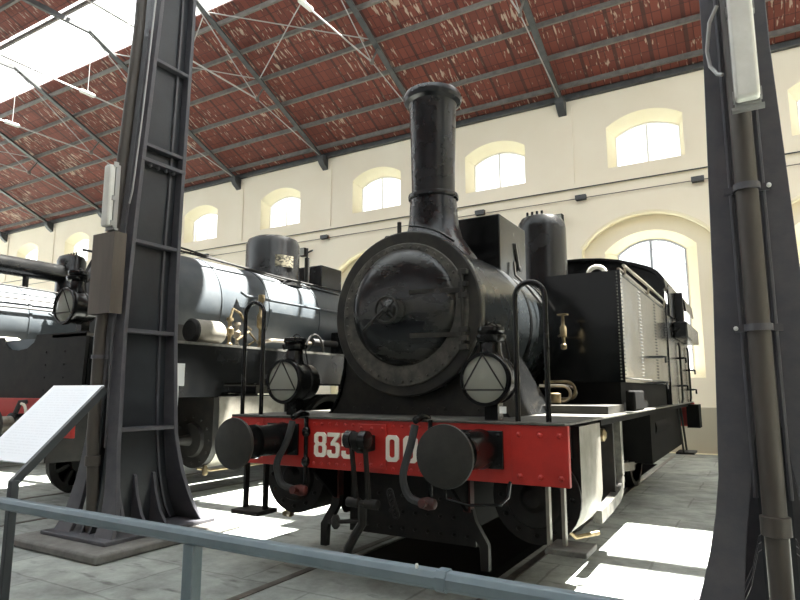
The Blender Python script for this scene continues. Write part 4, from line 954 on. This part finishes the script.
# drain pipes with clamps
for cx, px, lab in ((CL, -.02, 'brown drain pipe on the front of the left iron column'), (CR, -.005, 'brown drain pipe on the front of the right iron column')):
    t = thing('drain_pipe', lab, 'drain pipe', (cx + px, -.24, 0))
    pts = [(0, .06, .09), (0, .04, .5), (0, .0, 1.0), (0, .0, 2.0), (0, .06, 3.0), (0, .20, 5.4), (0, .30, 12.0)]
    MB().tube(pts, .056, 18).build('pipe_run', 'pipe', t)
    for z in (.78,): MB().lathe([(.06, -.05), (.070, -.045), (.070, .045), (.06, .05)], (0, .015, z), (0, 0, 1), 18).build('pipe_socket', 'pipe', t)
    for z in (1.78, 2.55):
        c = MB(); yy = 0 if z < 2 else .027
        c.lathe([(.060, -.018), (.068, -.018), (.068, .018), (.060, .018)], (0, yy, z), (0, 0, 1), 18); c.box(-.11, .11, yy + .02, yy + .045, z - .018, z + .018)
        C = c.build('pipe_clamp', 'column', t)
        MB().lathe([(.012, 0), (.012, -.02), (1e-4, -.024)], (.105 if z > 2 else -.105, yy + .02, z), (0, 1, 0), 10).build('clamp_bolt', 'plastic', C)
    for s in (-1, 1):
        k = MB(); k.tube([(s * .078, .085, .9), (s * .078, .085, 2.0), (s * .078, .14, 3.0), (s * .078, .28, 5.4)], .012, 8); k.build('conduit', 'column', t)
# fluorescent fixtures (tilted to follow the columns)
def fixture(cx, x, y, z0, z1, w, d, label):
    t = thing('fluorescent_light', label, 'light fitting', (cx + x, y, z0)); pass
    h = z1 - z0
    MB().box(-w / 2, w / 2, -.02, .03, 0, h).build('back_tray', 'metalgrey', t, .006)
    MB().box(-w / 2 + .004, w / 2 - .004, -d, -.02, .01, h - .01).build('diffuser', 'fixture', t, .018)
    for z in (.02, h * .42, h - .03):
        for s in (-1, 1): MB().box(s * w / 2 - .006, s * w / 2 + .006, -d * .6, .0, z, z + .05).build('clip', 'metalgrey', t)
    MB().box(-w / 2 - .015, w / 2 + .015, -.01, .035, -.018, .0).build('mount_bracket', 'metalgrey', t)
    return t
fixture(CR, .035, -.32, 2.97, 4.2, .125, .10, 'white fluorescent light fitting high on the right iron column')
fixture(CL, .085, -.28, 3.06, 3.72, .12, .08, 'white fluorescent light fitting on the left iron column above the brown cover')
cb = MB(); cb.tube([(CR - .075, -.205, 3.66), (CR - .12, -.185, 3.58), (CR - .145, -.165, 3.42), (CR - .135, -.165, 3.32), (CR - .10, -.19, 3.25), (CR - .075, -.21, 3.23)], .011, 8)
tag(cb.build('loop_cable', 'metalgrey'), 'pale cable looping beside the light fitting on the right column', 'cable')
cb = MB(); cb.tube([(CL + .13, -.12, 3.36), (CL + .145, -.105, 3.5), (CL + .145, -.09, 3.7), (CL + .14, -.04, 4.4), (CL + .13, .05, 6.0)], .010, 8)
tag(cb.build('vertical_cable', 'metalgrey'), 'thin pale cable climbing the front of the left column above its light', 'cable')
t = thing('pipe_cover', 'tall brown sheet metal cover boxing in the pipe on the left column', 'cover', (CL + .02, -.23, 2.20))
MB().prism([(-.175, .06), (-.175, -.075), (.175, -.075), (.175, .06), (.165, .06), (.165, -.065), (-.165, -.065), (-.165, .06)], 'xy', 0, .82).build('casing', 'cover', t)
MB().box(-.180, -.175, -.06, .05, .02, .80).build('side_flange', 'pipe', t)
t = thing('notice_plate', 'small white plate on the side of the left iron column', 'plate', (CL + .21, .50, 1.5))
MB().box(-.01, .01, 0, .12, 0, .24).build('plate_face', 'plastic', t, .003); MB().box(-.008, .008, .0, .05, -.22, 0.0).build('cable_trunk', 'plastic', t)

# ------------------------------------------------------------------ barrier rail
t = thing('barrier_rail', 'blue grey metal barrier rail crossing in front of the engines', 'barrier', (0, -1.87, 0))
br = MB(); br.prism([(-.036, .765), (-.036, .795), (-.02, .815), (.02, .815), (.036, .795), (.036, .765), (.02, .75), (-.02, .75)], 'yz', -4.6, 5.2)
br.build('top_rail', 'rail', t, .004)
for x in (.225, -3.2, 3.65):
    p = MB().box(x - .035, x + .035, -.03, .03, .012, .752).build('post', 'rail', t, .006)
    MB().box(x - .08, x + .08, -.08, .08, 0, .012).build('foot_plate', 'rail', p)
MB().prism([(-.040, .760), (-.040, .800), (-.022, .820), (.022, .820), (.040, .800), (.040, .760), (.022, .746), (-.022, .746)], 'yz', 1.50, 1.54).build('joint_sleeve', 'rail', t)
MB().tube([(1.42, -.02, .815), (1.42, -.02, .83)], .006, 6).build('cable_tie', 'plastic', t)

# ------------------------------------------------------------------ information board
SX = -1.53
t = thing('information_board', 'tilted white information board on a dark post behind the barrier', 'information board', (SX, -1.78, 0))
lo = Vector((0, .09, .99)); hi = Vector((0, .57, 1.485)); d = (hi - lo)
panel = MB().box(-.31, .31, -d.length / 2, d.length / 2, -.006, .006).build('printed_panel', 'print', t)
panel.location = lo + d / 2 + Vector((-.29, 0, 0)); panel.rotation_euler = (atan2(d.z, d.y), 0, 0)
arm = MB(); arm.bar((.025, -.0, .885), (.025, .575, 1.465), .035, .05, (0, -1, 1)); arm.build('support_arm', 'signframe', t); MB().bar((-.52, .055, .90), (-.52, .585, 1.43), .035, .05, (0, -1, 1)).build('support_arm', 'signframe', t)
ps = MB(); ps.box(.005, .05, -.025, .025, .01, .90)
ps.build('post', 'signframe', t, .005)
MB().box(-.542, -.497, .02, .07, .01, .90).build('post', 'signframe', t, .005)
MB().box(-.70, .15, -.20, .25, 0, .012).build('foot_plate', 'signframe', t)

# ------------------------------------------------------------------ light, world, camera
w = bpy.data.worlds.new('World'); SC.world = w; w.use_nodes = True
bg = w.node_tree.nodes['Background']; bg.inputs[0].default_value = (.93, .97, 1, 1); bg.inputs[1].default_value = 2.0
sun = bpy.data.lights.new('Sun', 'SUN'); sun.energy = 82; sun.angle = radians(.6); sun.color = (1, .97, .9)
so = bpy.data.objects.new('Sun', sun); COL.objects.link(so)
so.rotation_euler = Vector((-.25, -.38, -1)).to_track_quat('-Z', 'Y').to_euler(); so.location = (5, 8, 25)

cam = bpy.data.cameras.new('Camera'); co = bpy.data.objects.new('Camera', cam); COL.objects.link(co)
cam.sensor_fit = 'HORIZONTAL'; cam.sensor_width = 36; cam.lens = 608.251 * 36 / 800; cam.clip_start = .05; cam.clip_end = 300
co.location = (2.549, -3.930, 1.456); co.rotation_euler = (radians(90 + 8.41), 0, radians(30.46))
SC.camera = co
SC.view_settings.view_transform = 'Standard'; SC.view_settings.look = 'None'; SC.view_settings.exposure = .30
try:
    SC.cycles.use_denoising = True; SC.cycles.max_bounces = 8; SC.cycles.transparent_max_bounces = 12
except Exception: pass
